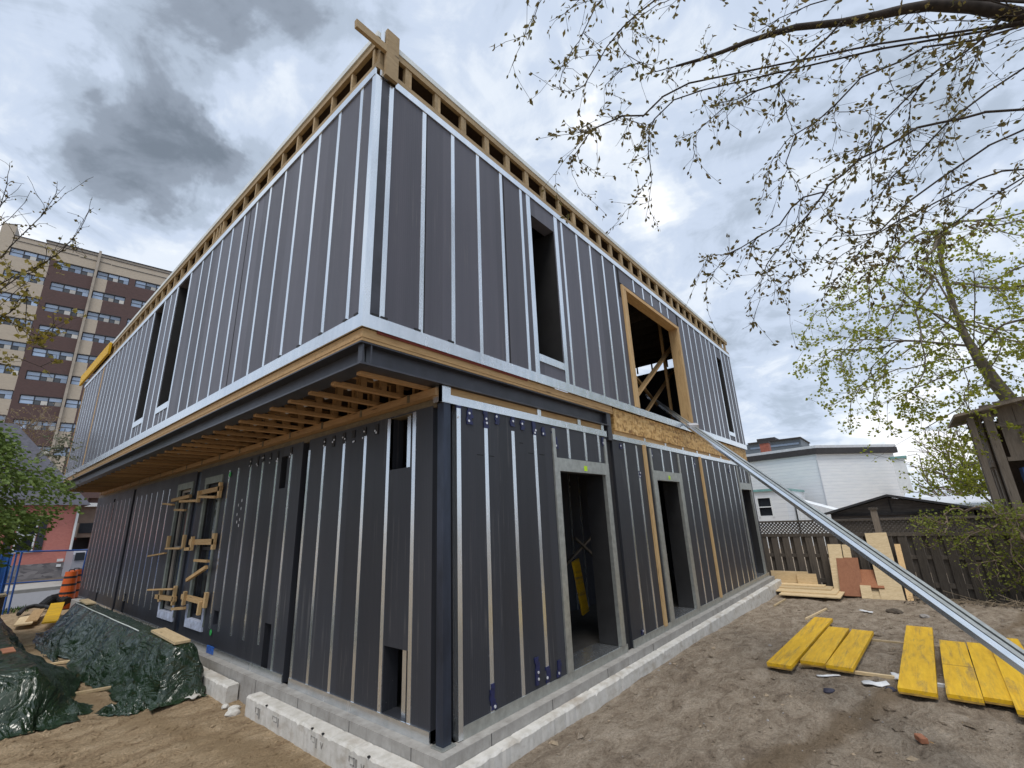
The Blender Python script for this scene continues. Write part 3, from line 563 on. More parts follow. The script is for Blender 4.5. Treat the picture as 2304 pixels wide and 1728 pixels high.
# --- steel columns
cl_ = MB(); cl_.box(0, .085, 0, .085, 0.012, 2.74); cl_.build('steel_column', 'steel_column', BL)
B(-.03, .11, -.03, .11, .001, .012).build('base_plate', 'galv_dull', BL)
for x0, x1, y0, y1 in ((3.11, 3.23, .03, .15), (.06, .17, 2.56, 2.67), (.06, .17, 11.0, 11.1)): B(x0, x1, y0, y1, 0, 2.9).build('steel_column', 'dark_gap', BL)
B(3.12, 3.24, -.02, .15, 2.70, 3.20).build('column_cap', 'steel', BL)
B(.025, .15, 6.46, 6.67, 0, 2.715).build('steel_column', 'steel_column', BL)
# --- inside: slabs, rear walls, braces
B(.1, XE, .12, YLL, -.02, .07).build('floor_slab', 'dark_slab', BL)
B(XE-.2, XE-.04, .18, YLL, .07, 3.15).build('rear_wall', 'panel_shaded', BL); B(XE-.2, XE-.04, .2, YL, 3.2, 5.93).build('rear_wall', 'panel_shaded', BL)
B(.18, XE-.2, YLL-.2, YLL-.02, .07, 3.15).build('rear_wall', 'panel_shaded', BL); B(XO+.17, XE-.2, YL-.17, YL-.02, 3.2, 6.0).build('rear_wall', 'panel_shaded', BL)
PT = B(3.35, 8.6, 1.8, 1.92, .07, 2.86).build('partition', 'panel_shaded', BL)
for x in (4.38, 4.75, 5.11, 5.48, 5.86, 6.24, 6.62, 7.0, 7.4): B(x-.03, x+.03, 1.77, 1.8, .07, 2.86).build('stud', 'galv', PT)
B(.2, 3.35, 4.6, 4.75, .07, 2.86).build('partition', 'panel_shaded', BL)
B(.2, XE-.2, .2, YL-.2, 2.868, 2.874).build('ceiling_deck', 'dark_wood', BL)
for p, q in (((3.98, 1.45, .90), (5.14, 1.42, 1.43)), ((4.25, 1.40, 1.30), (5.02, 1.36, .83)), ((7.5, 1.3, .5), (8.1, 1.5, 2.0)), ((7.3, 1.5, 1.0), (8.4, 1.5, .7))): MB().bar(p, q, .035, .035).build('cross_brace', 'grey_wood', BL)
for p, q, w in (((5.0, .42, 3.66), (7.9, .42, 5.67), .11), ((5.8, .72, 3.37), (8.5, .72, 5.2), .08), ((5.4, .75, 4.74), (7.6, .95, 4.1), .06), ((7.2, .5, 3.22), (7.2, .5, 6.05), .06)): MB().bar(p, q, .04, w, (0, 1, 0)).build('cross_brace', 'spruce_x', BL)
tag(MB().bar((3.35, .85, 1.04), (3.52, .85, .30), .03, .17, (1, 0, .2)).build('formwork_plank', 'yellow_board'), 'yellow plank leaning in the dark just inside the nearest doorway', 'plank')
# --- concrete foundation ledge and white insulation boards
fd = MB(); fd.box(-.112, XE+.12, -.112, .02, -.6, -.001); fd.box(-.112, .02, .02, YLL+.1, -.6, -.001); fd = fd.build('foundation', 'concrete', BL)
for x in (.42, 1.28, 2.36, 3.6, 5.1, 6.6): B(x, x+.006, -.1135, -.11, -.12, -.002).build('form_joint', 'dark_gap', fd)
for y in (.24, 1.12, 2.08, 3.1): B(-.1135, -.11, y, y+.006, -.2, -.002).build('form_joint', 'dark_gap', fd)
def foam(a0, a1, ax, c0, c1, z0, z1, seed, chip):
    """a long foam board with crumbled top edge"""
    r = random.Random(seed); n = max(4, int((a1-a0)/.035)); v = []; f = []
    for i in range(n+1):
        a = a0+(a1-a0)*i/n
        k = r.random(); dz = -r.random()*chip*(2.6 if k > .93 else .6); dc = r.uniform(-.3, 1)*chip*.5
        for (c, z) in ((c0+dc*.3, z0), (c0+dc*.3+r.uniform(-.004, .004), z1+dz-.018), (c0+.018, z1+dz*.8), (c1, z1+dz*.4), (c1, z0)):
            v.append((a, c, z) if ax == 'x' else (c, a, z))
    for i in range(n):
        for j in range(4): f.append((i*5+j, (i+1)*5+j, (i+1)*5+j+1, i*5+j+1))
    f += [(0,1,2,3,4), tuple(n*5+j for j in (4,3,2,1,0))]
    m = MB(); m.v = v; m.f = f; return m.build('insulation_board', 'foam_white', BL)
foam(-.26, XE+.28, 'x', -.215, -.116, -.62, -.086, 3, .012)
eb = foam(-.36, 2.95, 'y', -.262, -.116, -.62, -.088, 5, .007)
foam(3.52, 6.6, 'y', -.262, -.13, -.62, -.095, 8, .02)
# faint printed marks on the foam: small frames and bars
for y, s in ((2.62, 0), (2.18, 0), (1.42, 1), (.78, 1), (.25, 0)):
    k = MB(); ww = .07+.03*rng.random(); hh = .04+.02*rng.random(); zb = -.145-.01*rng.random()
    for a, c, z0, z1 in ((0, ww, zb-.005, zb), (0, ww*rng.uniform(.5, 1), zb-hh, zb-hh+.005), (0, .007, zb-hh, zb), (ww-.007, ww, zb-hh*rng.uniform(.6, 1), zb), (-.04, -.014, zb-hh-.03, zb)): k.box(-.2665, -.2615, y+a, y+c, z0, z1)
    k.build('printed_mark', 'ink', eb)
    if s == 0: continue
    k = MB(); k.bar((-.264, y-.10, -.16), (-.264, y-.12, -.20), .005, .008, (0, 1, 0)); k.bar((-.264, y-.14, -.16), (-.264, y-.12, -.20), .005, .008, (0, 1, 0)); k.build('printed_mark', 'ink', eb)
for i in range(4):
    y = rng.uniform(.1, 2.6); B(-.268, -.25, y, y+.02, -.098, -.086).build('foam_crumb', 'rubber', eb)
# yellow form-work plank fixed along the far roof edge
tag(MB().bar((XO-.05, 11.55, 6.24), (XO-.05, 15.5, 6.24), .05, .30).build('formwork_plank', 'yellow_board'), 'long yellow plank fixed along the far end of the roof edge', 'plank')
# steel channels leaning out of the big opening
def chan(p, q, w, h, up):
    return MB().bar(p, q, w, h, up)
sl = Vector((6.34, -.02, 3.385)); dv = (sl-Vector((1.72, -3.40, .73))).normalized()
side = dv.cross(Vector((0, 0, 1))).normalized(); nrm = side.cross(dv)
SC = thing('steel_channel_bundle', 'long bundle of grey steel channels leaning down out of the big upper opening', 'steel channel', tuple(sl))
for i, (a, n_, ln0, ln1, w) in enumerate(((-.052, .006, 8.62, 2.7, .052), (.010, .0, 8.55, 3.1, .036), (.060, .003, 8.6, 2.9, .032))):
    p0 = sl-dv*ln0+side*a+nrm*(n_+.02); p1 = sl+dv*ln1+side*a+nrm*(n_+.02)
    m = MB(); m.bar(p0, p1, w, .004, nrm)
    for s_ in (1, -1): m.bar(p0+side*(w/2-.0016)*s_-nrm*.0205, p1+side*(w/2-.0016)*s_-nrm*.0205, .003, .037, nrm)
    m.build('channel', 'galv' if i == 0 else 'galv_dull', SC)
for a in (-.017, .036): MB().bar(sl-dv*8.5+side*a-nrm*.014, sl+dv*2.6+side*a-nrm*.014, .015, .03, nrm).build('gap_shade_bar', 'rubber', SC)  # added dark bars, so the gaps between channels read as shade
MB().bar(sl-dv*.55+side*.02+nrm*.035, sl-dv*.40+side*.02+nrm*.035, .17, .075, nrm).build('strap', 'pvc', SC)
# ------------------------------------------------------------------ yellow planks in the yard
GY = 'yellow planks laid out in the right-hand yard'
YB = [((3.97, -1.515), (7.22, -1.585), .262, 'narrow yellow plank nearest the building, alone on the sandy ground'),
      ((4.28, -1.82), (6.56, -1.865), .262, 'short yellow plank, left one of the touching pair next to the long narrow plank'),
      ((4.23, -2.09), (6.52, -2.17), .262, 'short yellow plank, right one of the touching pair, with dark smears'),
      ((3.78, -2.78), (7.17, -2.835), .305, 'wide bright clean yellow plank lying alone in the middle of the row'),
      ((3.81, -3.13), (6.24, -3.165), .26, 'dull yellow plank with a cross seam, right of the wide bright one'),
      ((3.88, -3.375), (6.32, -3.42), .22, 'yellow plank with a long dark scrape down its edge')]
for i, (a, b_, w, lb) in enumerate(YB):
    t0 = .055; z0 = gz(*a)+.085; z1 = gz(*b_)+.085
    z0 = min(z0, -.145); z1 = min(max(z1, -.19), -.15)
    o = thing('formwork_plank', lb, 'plank', (a[0], a[1], z0), GY)
    MB().bar((a[0], a[1], z0), (b_[0], b_[1], z1), w, .035).build('board', 'yellow_board', o)
    d = Vector((b_[0]-a[0], b_[1]-a[1], 0)).normalized()
    m = MB(); m.bar((a[0], a[1], z0-.0265), (b_[0], b_[1], z1-.0265), w-.004, .016); m.build('core', 'board_edge', o)
    if i in (4,):
        c = Vector((4.95, -3.146, 0)); zc = z0+(z1-z0)*.47; MB().bar((4.95, -3.28, zc+.018), (4.95, -3.01, zc+.018), .008, .003).build('seam', 'board_edge', o)
o = thing('formwork_plank', 'yellow plank slanting away at the right edge, partly under the steel channels', 'plank', (3.87, -3.56, -.15), GY)
MB().bar((3.60, -3.60, -.135), (6.7, -3.69, -.15), .30, .035).build('board', 'yellow_board', o); MB().bar((3.60, -3.60, -.162), (6.7, -3.69, -.177), .295, .016).build('core', 'board_edge', o)
def stick(p, q, w, lb, m='dry_stick', name='lumber_strip', cat='strip of wood', group=None, h=.03):
    a = (p[0], p[1], gz(*p)+h*.55); b_ = (q[0], q[1], gz(*q)+h*.55)
    return tag(MB().bar(a, b_, w, h).build(name, m), lb, cat, group)
stick((6.28, -1.9), (6.30, -3.5), .045, 'long thin strip of wood lying under the far ends of the yellow planks', 'pale_board')
stick((4.40, -1.55), (4.40, -2.58), .045, 'thin strip of wood under the near ends of the three left planks', 'pale_board')
stick((4.36, -2.9), (4.36, -3.5), .045, 'short white painted strip between the wide bright plank and its right neighbour', 'scrap_white')
stick((7.47, -1.27), (9.03, -1.39), .03, 'pale thin stick lying on the soil beyond the long narrow plank', 'pale_board')
stick((8.9, -.47), (9.9, -.50), .03, 'pale thin stick on the soil beside the foundation', 'pale_board')
GL = 'wood strips under the tarpaulin stacks'
stick((-1.52, 10.35), (-.75, 9.95), .05, 'thin wood strip on the sand, farthest of those between the two tarpaulins', 'pale_board', group=GL)
stick((-1.60, 8.1), (-.92, 7.90), .06, 'thin wood strip on the sand, middle of those between the two tarpaulins', 'pale_board', group=GL)
stick((-1.38, 5.62), (-.95, 5.5), .05, 'thin wood strip on the sand, nearest of those between the two tarpaulins', 'pale_board', group=GL)
# ------------------------------------------------------------------ tarpaulins over stacks of lumber
def tarp(name, lb, prof, ys, seed, endflare):
    """prof(t) -> (left foot, left top, right top, right foot, top z) along the stack; a draped sheet with folds"""
    n = len(ys); K = 46; v = []; f = []; 
    for i, y in enumerate(ys):
        lf, lt_, rt, rf, tz, yy = prof(y)
        g = -.285
        pts = [(lf-.05, g+.006), (lf+.04, g+.035), (lf+(lt_-lf)*.38, g+(tz-g)*.30), (lt_-.05, tz-.07), (lt_+.012, tz), ((lt_+rt)/2, tz+.004), (rt-.02, tz), (rt+.02, tz-.05), (rt+(rf-rt)*.6, g+(tz-g)*.4), (rf, g+.02)]
        seg = len(pts)-1
        for j in range(K):
            u = j/(K-1)*seg; k = min(int(u), seg-1); w = u-k
            x = pts[k][0]*(1-w)+pts[k+1][0]*w; z = pts[k][1]*(1-w)+pts[k+1][1]*w
            side = max(0, 1-abs((z-g)/(max(tz-g, .05))-.42)*1.9); low = max(0, 1-(z-g)/max(.01, (tz-g)))
            q = Vector((x*2.5, y*3.2, z*2.5+seed)); nz = mnoise.noise(q); nf = mnoise.noise(q*2.7+Vector((3, 1, 2))); ng = mnoise.noise(q*6.3)
            diag = abs(mnoise.noise(Vector((y*2.2+z*3.0, z*1.2-y*.6, seed+4))))
            amp = .008+.045*side+.075*low
            sgn = -1 if j < K*.55 else 1
            x += sgn*amp*(nz*.8+(.5-diag)*.7+nf*.45)*(1 if tz-g > .12 else .3)+.008*ng
            z += (.012+.035*low)*(nf+.5*ng)+(.03*low*abs(nz))
            v.append((x, yy+amp*.5*nf+.012*ng, max(z, gz(x, yy)+.012)))
    for i in range(n-1):
        for j in range(K-1): f.append((i*K+j, i*K+j+1, (i+1)*K+j+1, (i+1)*K+j))
    m = MB(); m.v = v; m.f = f
    return m
def prof1(y):
    t = (y-3.95)/(11.6-3.95); e = smooth(3.98, 4.34, y)
    tz = -.27+.57*e; lt_, rt = -.64, -.415
    lf = -1.0-.05*math.sin(y*2.1)-.10*smooth(6, 10, y)+.24*smooth(5.0, 4.2, y); rf = -.30+.02*math.sin(y*3)
    if y > 11.2: tz -= .5*smooth(11.2, 11.6, y)
    lt2 = lt_+(-.75-lt_)*(1-e); rt2 = rt+(-.33-rt)*(1-e)
    return lf, lt2, rt2, rf, tz, y+(.10*(1-e))
T1 = thing('tarp_covered_stack', 'long lumber stack under a glossy dark green tarpaulin beside the building', 'tarpaulin', (-.6, 7.5, -.285))
ys = [3.93+.05*i for i in range(20)]+[4.93+.09*i for i in range(75)]
tp = tarp('tarp', '', prof1, [y for y in ys if y < 11.62], 1.3, 0).build('tarpaulin', 'tarp', T1, smooth=True)
# crumpled hem lying on the sand in front, and the white rope along the top fold
def crumple(cx, cy, rx, ry, h, seed, n=22, ang=0):
    v = []; f = []
    for i in range(n+1):
        for j in range(n+1):
            a = (i/n-.5)*2; b_ = (j/n-.5)*2; r2 = min(1, math.hypot(a, b_))
            q = Vector((a*1.6, b_*1.6, seed)); k = abs(mnoise.noise(q*1.3))*1.5+abs(mnoise.noise(q*3.1))*.6
            x = a*rx*(1+.2*mnoise.noise(q)); y = b_*ry*(1+.2*mnoise.noise(q+Vector((5, 5, 5))))
            X = cx+x*math.cos(ang)-y*math.sin(ang); Y = cy+x*math.sin(ang)+y*math.cos(ang)
            v.append((X, Y, gz(X, Y)+.006+h*k*(1-r2**3)))
    for i in range(n):
        for j in range(n):
            a = (i+.5)/n*2-1; b_ = (j+.5)/n*2-1
            if math.hypot(a, b_)+.18*mnoise.noise((a*3, b_*3, seed)) < 1: f.append((i*(n+1)+j, i*(n+1)+j+1, (i+1)*(n+1)+j+1, (i+1)*(n+1)+j))
    m = MB(); m.v = v; m.f = f; return m
crumple(-1.0, 4.42, .20, .30, .10, 3, ang=.5).build('loose_hem', 'tarp', T1, smooth=True)
crumple(-1.05, 6.3, .10, .75, .12, 5, ang=.05).build('loose_hem', 'tarp', T1, smooth=True)
crumple(-1.13, 9.8, .15, 1.5, .12, 9, ang=-.02).build('loose_hem', 'tarp', T1, smooth=True)
MB().tube([(-.66+.004*math.sin(i), 5.9+.3*i, .315) for i in range(18)], .007, 6).build('hem_rope', 'hem_rope', T1)
def prof2(y):
    e = smooth(4.45, 5.0, y)*smooth(11.6, 10.8, y)
    tz = -.27+.52*e
    return -2.75, -2.6, -1.80-.05*math.sin(y), -1.30-.12*math.sin(y*1.7)-.25*smooth(7, 10, y), tz, y
T2 = thing('tarp_covered_stack', 'second green tarpaulin heap, cut off by the left edge, spread out on the sand', 'tarpaulin', (-2.2, 7.5, -.285))
tarp('tarp', '', prof2, [4.35+.07*i for i in range(105)], 6.1, 0).build('tarpaulin', 'tarp', T2, smooth=True)
crumple(-1.62, 5.05, .34, .50, .14, 2, ang=.5).build('loose_hem', 'tarp', T2, smooth=True)
crumple(-1.45, 6.6, .13, .9, .10, 12, ang=.02).build('loose_hem', 'tarp', T2, smooth=True)
B(-1.98, -1.86, 6.3, 6.7, .235, .262).build('exposed_board', 'clay_brick', T2)
tag(MB().bar((-.505, 5.58, .335), (-.535, 4.36, .325), .17, .028).build('board_offcut', 'pale_flat'), 'pale wood board lying on the near end of the green tarpaulin stack', 'board')
tag(MB().bar((-.50, 11.3, .33), (-.52, 10.3, .33), .15, .028).build('board_offcut', 'pale_flat'), 'small pale board on the far end of the green tarpaulin stack', 'board')
# planks, pipes and barrels behind the tarpaulins
tag(MB().bar((-.88, 12.05, -.13), (-.50, 14.5, .02), .26, .03).build('formwork_plank', 'yellow_board'), 'yellow plank propped behind the green tarpaulin stack', 'plank')
tag(MB().bar((-1.06, 13.2, -.19), (-.78, 14.9, -.12), .2, .03).build('formwork_plank', 'spruce_y'), 'orange brown plank beside the propped yellow plank', 'plank')
tag(MB().bar((-1.22, 12.9, -.2), (-1.0, 14.4, -.2), .3, .03).build('plywood_sheet', 'pale_flat'), 'pale plywood sheet lying flat on the sand near the blue fence', 'plywood sheet')
def corr(pts, r, lb):
    P = [Vector(p) for p in pts]; out = []; rad = []
    for i in range(len(P)-1):
        for k in range(14):
            out.append(P[i].lerp(P[i+1], k/14)); rad.append(r if (k % 2) else r*.86)
    return tag(MB().tube(out, rad, 12).build('corrugated_pipe', 'rubber', smooth=False), lb, 'pipe')
corr([(-1.12, 15.2, -.20), (-1.0, 15.6, -.11), (-.8, 15.75, -.09), (-.6, 15.6, -.13), (-.42, 15.2, -.2)], .055, 'curved black corrugated pipe on the ground')
corr([(-.62, 15.9, -.15), (-.45, 16.05, .0), (-.28, 16.0, .03), (-.15, 15.7, -.1)], .13, 'thick black corrugated pipe leaning by the barrels')
def barrel(x, y, z, lb):
    o = thing('traffic_barrel', lb, 'barrel', (x, y, z), 'striped barrels behind the tarpaulin')
    zz_ = [0, .16, .22, .38, .44, .60, .66, .80, .86, .98]; nm = ['orange', 'rubber']*5
    for i in range(9):
        r0 = .205-.07*zz_[i]; r1 = .205-.07*zz_[i+1]
        MB().tube([(x, y, z+zz_[i]), (x, y, z+zz_[i+1])], [r0, r1], 20).build('stripe' if i % 2 else 'drum_section', 'orange' if i % 2 == 0 else 'rubber', o)
    MB().tube([(x, y, z-.02), (x, y, z)], .26, 16).build('base', 'rubber', o); MB().tube([(x-.06, y, z+.98), (x-.05, y, z+1.03), (x+.05, y, z+1.03), (x+.06, y, z+.98)], .014, 6).build('handle', 'rubber', o)
barrel(-.16, 15.95, -.27, 'orange and black striped barrel, left one of the pair beside the building')
barrel(.02, 16.55, -.27, 'orange and black striped barrel, right one of the pair, half behind its twin')
o = thing('wooden_crate', 'brown wooden post end cut off by the left edge near the second tarpaulin', 'crate', (-1.9, 12.0, -.28))
B(-2.1, -1.68, 11.9, 12.3, -.28, .52).build('box', 'dark_wood', o); B(-2.13, -1.66, 11.87, 12.33, .52, .56).build('lid', 'pale_board', o)
# blue construction fence
BF = thing('construction_fence', 'blue steel construction fence with blue mesh on its left panel', 'fence', (-1.2, 16.5, -.28))
m = MB(); m.tube([(-1.32, 16.5, 1.33), (.17, 16.5, 1.27)], .022, 8); m.tube([(-1.30, 16.5, .50), (.15, 16.5, .45)], .018, 8); m.tube([(.17, 16.5, 1.27), (.13, 16.5, -.25)], .022, 8); m.tube([(-1.24, 16.5, 1.33), (-1.22, 16.5, -.3)], .022, 8); m.build('panel_frame', 'blue_paint', BF)
m = MB(); m.tube([(-4.6, 16.4, 1.36), (-1.34, 16.5, 1.34)], .022, 8); m.tube([(-4.6, 16.4, .5), (-1.34, 16.5, .5)], .018, 8)
for x in (-1.34, -1.48, -1.62, -4.5): m.tube([(x, 16.48, 1.34), (x+.02, 16.48, -.3)], .022, 8)
m.build('panel_frame', 'blue_paint', BF)
n = 40; m = MB()
for i in range(n+1):
    x = -4.5+3.1*i/n; yo = 16.52+.03*math.sin(i*1.7)+.02*math.sin(i*.6)
    for z in (1.30, .9, .5, .12+.05*math.sin(i*.9)): m.v.append((x, yo+(.04*math.sin(i*.8+z*3)), z))
m.f = [(i*4+j, i*4+j+1, i*4+j+5, i*4+j+4) for i in range(n) for j in range(3)]; m.build('mesh_cover', 'blue_mesh', BF)
# ------------------------------------------------------------------ left-hand buildings
RH = thing('brick_house', 'salmon red painted brick house with stone base and dark shutter', 'house', (-1.5, 29, -.2))
w_ = cuts(-7, 1.33, .52, 3.2, [(-.62, .06, 1.12, 2.55)])
m = MB()
for a, b_, c, d in w_: m.box(a, b_, 29, 29.3, c, d)
m.box(-7, -6.7, 29.3, 36, .52, 3.2); m.box(1.03, 1.33, 29.3, 36, .52, 3.2); m.build('wall', 'red_brick', RH)
B(-7.03, 1.36, 28.95, 36, -.3, .519).build('stone_base', 'stone', RH)
WN_ = MB(); WN_.box(-.66, .10, 28.96, 29.1, 1.05, 1.13); WN_.box(-.62, -.56, 28.98, 29.1, 1.13, 2.55); WN_.box(0, .06, 28.98, 29.1, 1.13, 2.55); WN_.box(-.56, 0, 28.98, 29.1, 1.8, 1.86); WN_.box(-.56, 0, 28.98, 29.1, 2.49, 2.55)
WN_ = WN_.build('window', 'white_paint', RH); B(-.56, 0, 29.05, 29.07, 1.13, 2.49).build('pane', 'dark_glass', WN_); B(-.6, -.38, 29.02, 29.04, 1.5, 2.3).build('curtain', 'blind', WN_)
B(.09, .36, 28.95, 28.999, 1.08, 2.62).build('shutter', 'shutter', RH); B(-.95, -.68, 28.95, 28.999, 1.08, 2.62).build('shutter', 'shutter', RH)
B(-.2, .1, 28.96, 29, 2.62, 2.72).build('lintel', 'tower_beige', RH)
MB().tube([(1.36, 28.93, 3.2), (1.39, 28.93, -.15)], .05, 8).build('downpipe', 'white_paint', RH)
m = MB(); m.v = [(-7.4, 28.6, 3.2), (1.75, 28.6, 3.2), (1.75, 36.4, 3.2), (-7.4, 36.4, 3.2), (-4.2, 32.5, 7.6), (-1.4, 32.5, 7.6), ]; m.f = [(0,1,5,4), (1,2,5), (2,3,4,5), (3,0,4), (3,2,1,0)]; m.build('roof', 'slate_roof', RH)
for x, z, w in ((.98, .62, .22), (1.0, .38, .16)): B(x, x+w, 28.88, 28.94, z-.06, z+.06).build('meter_box', 'white_paint', RH)
BH = thing('rendered_house', 'brown rendered house with open dark garage behind the red one', 'house', (3.5, 33, -.2))
m = MB()
for a, b_, c, d in cuts(1.5, 8, -.2, 3.3, [(1.8, 2.75, -.2, 1.62)]): m.box(a, b_, 33, 33.3, c, d)
m.build('wall', 'brown_render', BH); B(1.3, 8.2, 32.7, 39, 3.3, 3.5).build('roof', 'white_paint', BH); B(1.8, 2.75, 33.8, 34, -.2, 1.62).build('garage_door', 'dark_frame', BH)
B(2.08, 2.75, 32.97, 33.02, 1.85, 2.4).build('window', 'dark_glass', BH); B(1.9, 2.02, 32.93, 33, 1.65, 2.4).build('drainpipe', 'tower_beige', BH); B(1.78, 2.05, 32.92, 33, 1.5, 1.62).build('awning', 'house_wrap_red', BH)
VN = thing('parked_van', 'pale grey van parked behind the blue fence, mostly hidden', 'van', (1.7, 24.6, -.16))
VN_b = MB(); VN_b.prism([(24.05, .05), (24.05, .95), (24.15, 1.12), (25.9, 1.12), (25.9, .05)], 'x', .88, 3.6); VN_b.build('body', 'van_white', VN)
B(.94, 1.24, 24.02, 24.06, .72, 1.03).build('rear_window', 'dark_glass', VN); B(.86, 3.6, 24.0, 24.06, .0, .14).build('bumper', 'rubber', VN)
for x in (1.2, 3.0): MB().tube([(x, 24.05, .12), (x, 24.22, .12)], .27, 16).build('wheel', 'rubber', VN)
# apartment tower
ta = math.atan2(-.155, .988); A0 = Vector((-4.113, 69.80, 0))
TW = thing('apartment_tower', 'tall apartment block of beige and dark brown brick with rows of windows', 'apartment block', tuple(A0))
TW.rotation_euler = (0, 0, ta)
ORG[TW.name] = Vector()
rows = [33.7-2.785*i for i in range(12)]
def trects(x0, x1, y, z0, z1, m, name, d=.4): return B(x0, x1, y, y+d, z0, z1).build(name, m, TW)
trects(0, 40, .5, 0, 35.5, 'tower_brown', 'core', 18)
m1 = MB(); m2 = MB()
bays = [(-.02, 3.28, .35), (3.86, 7.24, 0), (7.56, 10.66, -.02), (11.3, 14.6, -.02), (15.2, 18.4, -.02), (19.2, 22.4, 0), (23.2, 26.4, 0)]
for i, z in enumerate(rows):
    zl = z+.35
    m1.box(-.05, 3.3, 0, .45, zl-2.785+.002, zl-1.0)                       # beige spandrels of the left bay
    m2.box(3.3, 7.5, 0, .45, z-2.785, z-1.0); m2.box(3.3, 3.84, 0.002, .45, z-1.0, z); m2.box(7.26, 7.5, .002, .45, z-1.0, z)
    m1.box(7.5, 8.62, 0, .45, z-2.785, z-1.0); m2.box(8.62, 40, 0, .45, z-2.785, z-1.0)
    for a, b_ in ((7.5, 7.54), (10.68, 11.28), (14.62, 15.18), (18.42, 19.18), (22.42, 23.18), (26.42, 40)): m2.box(a, b_, .002, .45, z-1.0, z)
m1.box(-.05, 3.3, 0, .45, rows[0]+.36, 35.6); m1.box(3.3, 40, 0, .45, rows[0]+.004, 35.6); m1.box(-1.2, -.05, .0, 18, 0, 36.9); m1.box(2.4, 40, 1.5, 1.9, 35.6, 36.7)
m2.build('brown_wall', 'tower_brown', TW); m1.build('beige_wall', 'tower_beige', TW)
m = MB(); m.box(-.05, 40, -.06, .4, 35.6, 35.68); m.box(2.3, 40, 1.4, 1.9, 36.7, 36.8)
for a, b_ in ((-.05, 5.6), (5.7, 8.6), (8.7, 14.5), (14.6, 22)): m.box(a, b_, -.05, 0, 35.0-.015*a, 35.06-.015*a)
m.build('coping', 'dark_frame', TW)
B(7.28, 7.52, -.30, -.03, 6, 36.3).build('flue', 'tower_trim', TW)
for bi, (a, b_, dz) in enumerate(bays):
    for i, z in enumerate(rows[:9]):
        if bi > 3 and i > 4: continue
        zt = z+dz; wd = MB(); wd.box(a, b_, .12, .2, zt-.06, zt); wd.box(a, b_, .12, .2, zt-1.0, zt-.94)
        k = 3; pw = (b_-a)/k
        for q in range(k+1): wd.box(a+pw*q-.05, a+pw*q+.05, .121, .2, zt-.94, zt-.06)
        wd.box(a, b_, .124, .2, zt-.52, zt-.46); wd.box(a, b_, .0, .02, zt-.03, zt+.06); wd = wd.build('window', 'dark_frame', TW)
        for q in range(k):
            B(a+pw*q+.05, a+pw*q+pw-.05, .16, .18, zt-.46, zt-.06).build('pane', 'sky_glass' if (q+i) % 3 else 'sky_glass', wd)
            B(a+pw*q+.05, a+pw*q+pw*(1 if q == 0 else .5)-.04, .165, .185, zt-.94, zt-.52).build('pane', 'sky_glass' if q == 0 else 'dark_glass', wd)
            if q: B(a+pw*q+pw*.5, a+pw*q+pw-.05, .10, .13, zt-.96, zt-.5).build('pane', 'blind' if (q*3+i*5+bi) % 4 else 'sky_glass', wd)
# ------------------------------------------------------------------ right-hand buildings
WH = thing('white_sided_house', 'white clapboard house with dark roof edge beyond the fence', 'house', (33, 1, 0))
fp = [(32.71, 4.81), (31.71, .73), (36.32, -3.04), (46, 4), (38, 13)]
fp[0] = (33.6, 8.4)
MB().prism(fp, 'z', -.5, 4.78).build('wall', 'siding', WH)
cxm, cym = sum(p[0] for p in fp)/5, sum(p[1] for p in fp)/5
MB().prism([(cxm+(p[0]-cxm)*1.035, cym+(p[1]-cym)*1.035) for p in fp], 'z', 4.78, 5.15).build('fascia', 'fascia', WH)
MB().prism([(cxm+(p[0]-cxm)*1.03, cym+(p[1]-cym)*1.03) for p in fp], 'z', 5.15, 5.32).build('roof', 'pale_roof', WH)
B(33.9, 34.5, 3.62, 4.2, 5.2, 6.1).build('chimney', 'chimney_brick', WH); B(33.86, 34.54, 3.58, 4.24, 6.1, 6.2).build('chimney_cap', 'fascia', WH)
MB().tube([(31.66, .70, -.4), (31.66, .70, 4.9)], .035, 8).build('corner_trim', 'pale_roof', WH)
o = B(33.6, 34.6, -3.5, -2.9, 2.2, 4.2).build('bump_out', 'white_paint', WH); B(33.5, 34.7, -3.62, -2.82, 4.2, 4.33).build('bump_out_cap', 'teal_cap', WH)
LN = thing('white_extension', 'low white clapboard extension with a dark sash window behind the fence', 'house', (26, 2.4, 0))
m = MB()
for a, b_, c, d in cuts(1.72, 4.6, -.5, 2.50, [(2.43, 3.02, 1.26, 2.16)]): m.box(25, 25.2, a, b_, c, d)
m.box(25.2, 31.2, 4.4, 4.6, -.5, 2.5); m.box(25.2, 31.2, 1.72, 1.9, -.5, 2.5); m.build('wall', 'siding', LN)
B(24.9, 31.2, 1.66, 4.7, 2.5, 2.62).build('roof', 'teal_cap', LN); w = MB(); w.box(24.96, 25.1, 2.36, 2.43, 1.2, 2.22); w.box(24.96, 25.1, 3.02, 3.09, 1.2, 2.22); w.box(24.96, 25.1, 2.43, 3.02, 1.68, 1.73); w = w.build('window', 'white_paint', LN); B(25.08, 25.1, 2.43, 3.02, 1.26, 2.16).build('pane', 'dark_glass', w)
LA = thing('lean_to', 'narrow white lean-to with a slit window beside the clapboard extension', 'shed', (29, 1.0, 0))
m = MB(); m.prism([(1.62, 2.05), (-1.2, 1.0), (-1.2, -.5), (1.62, -.5)], 'x', 27, 30); m.build('wall', 'siding', LA)
B(26.95, 27.0, 1.02, 1.16, 1.15, 1.62).build('window', 'dark_glass', LA)
for y in (1.5, 1.3, .8, .55, .3): B(26.97, 27.0, y-.02, y+.02, -.4, 1.5+.2*y).build('batten', 'white_paint', LA)
MG = thing('distant_office_block', 'low grey glass office block far beyond the white house roof', 'building', (90, 14, 0))
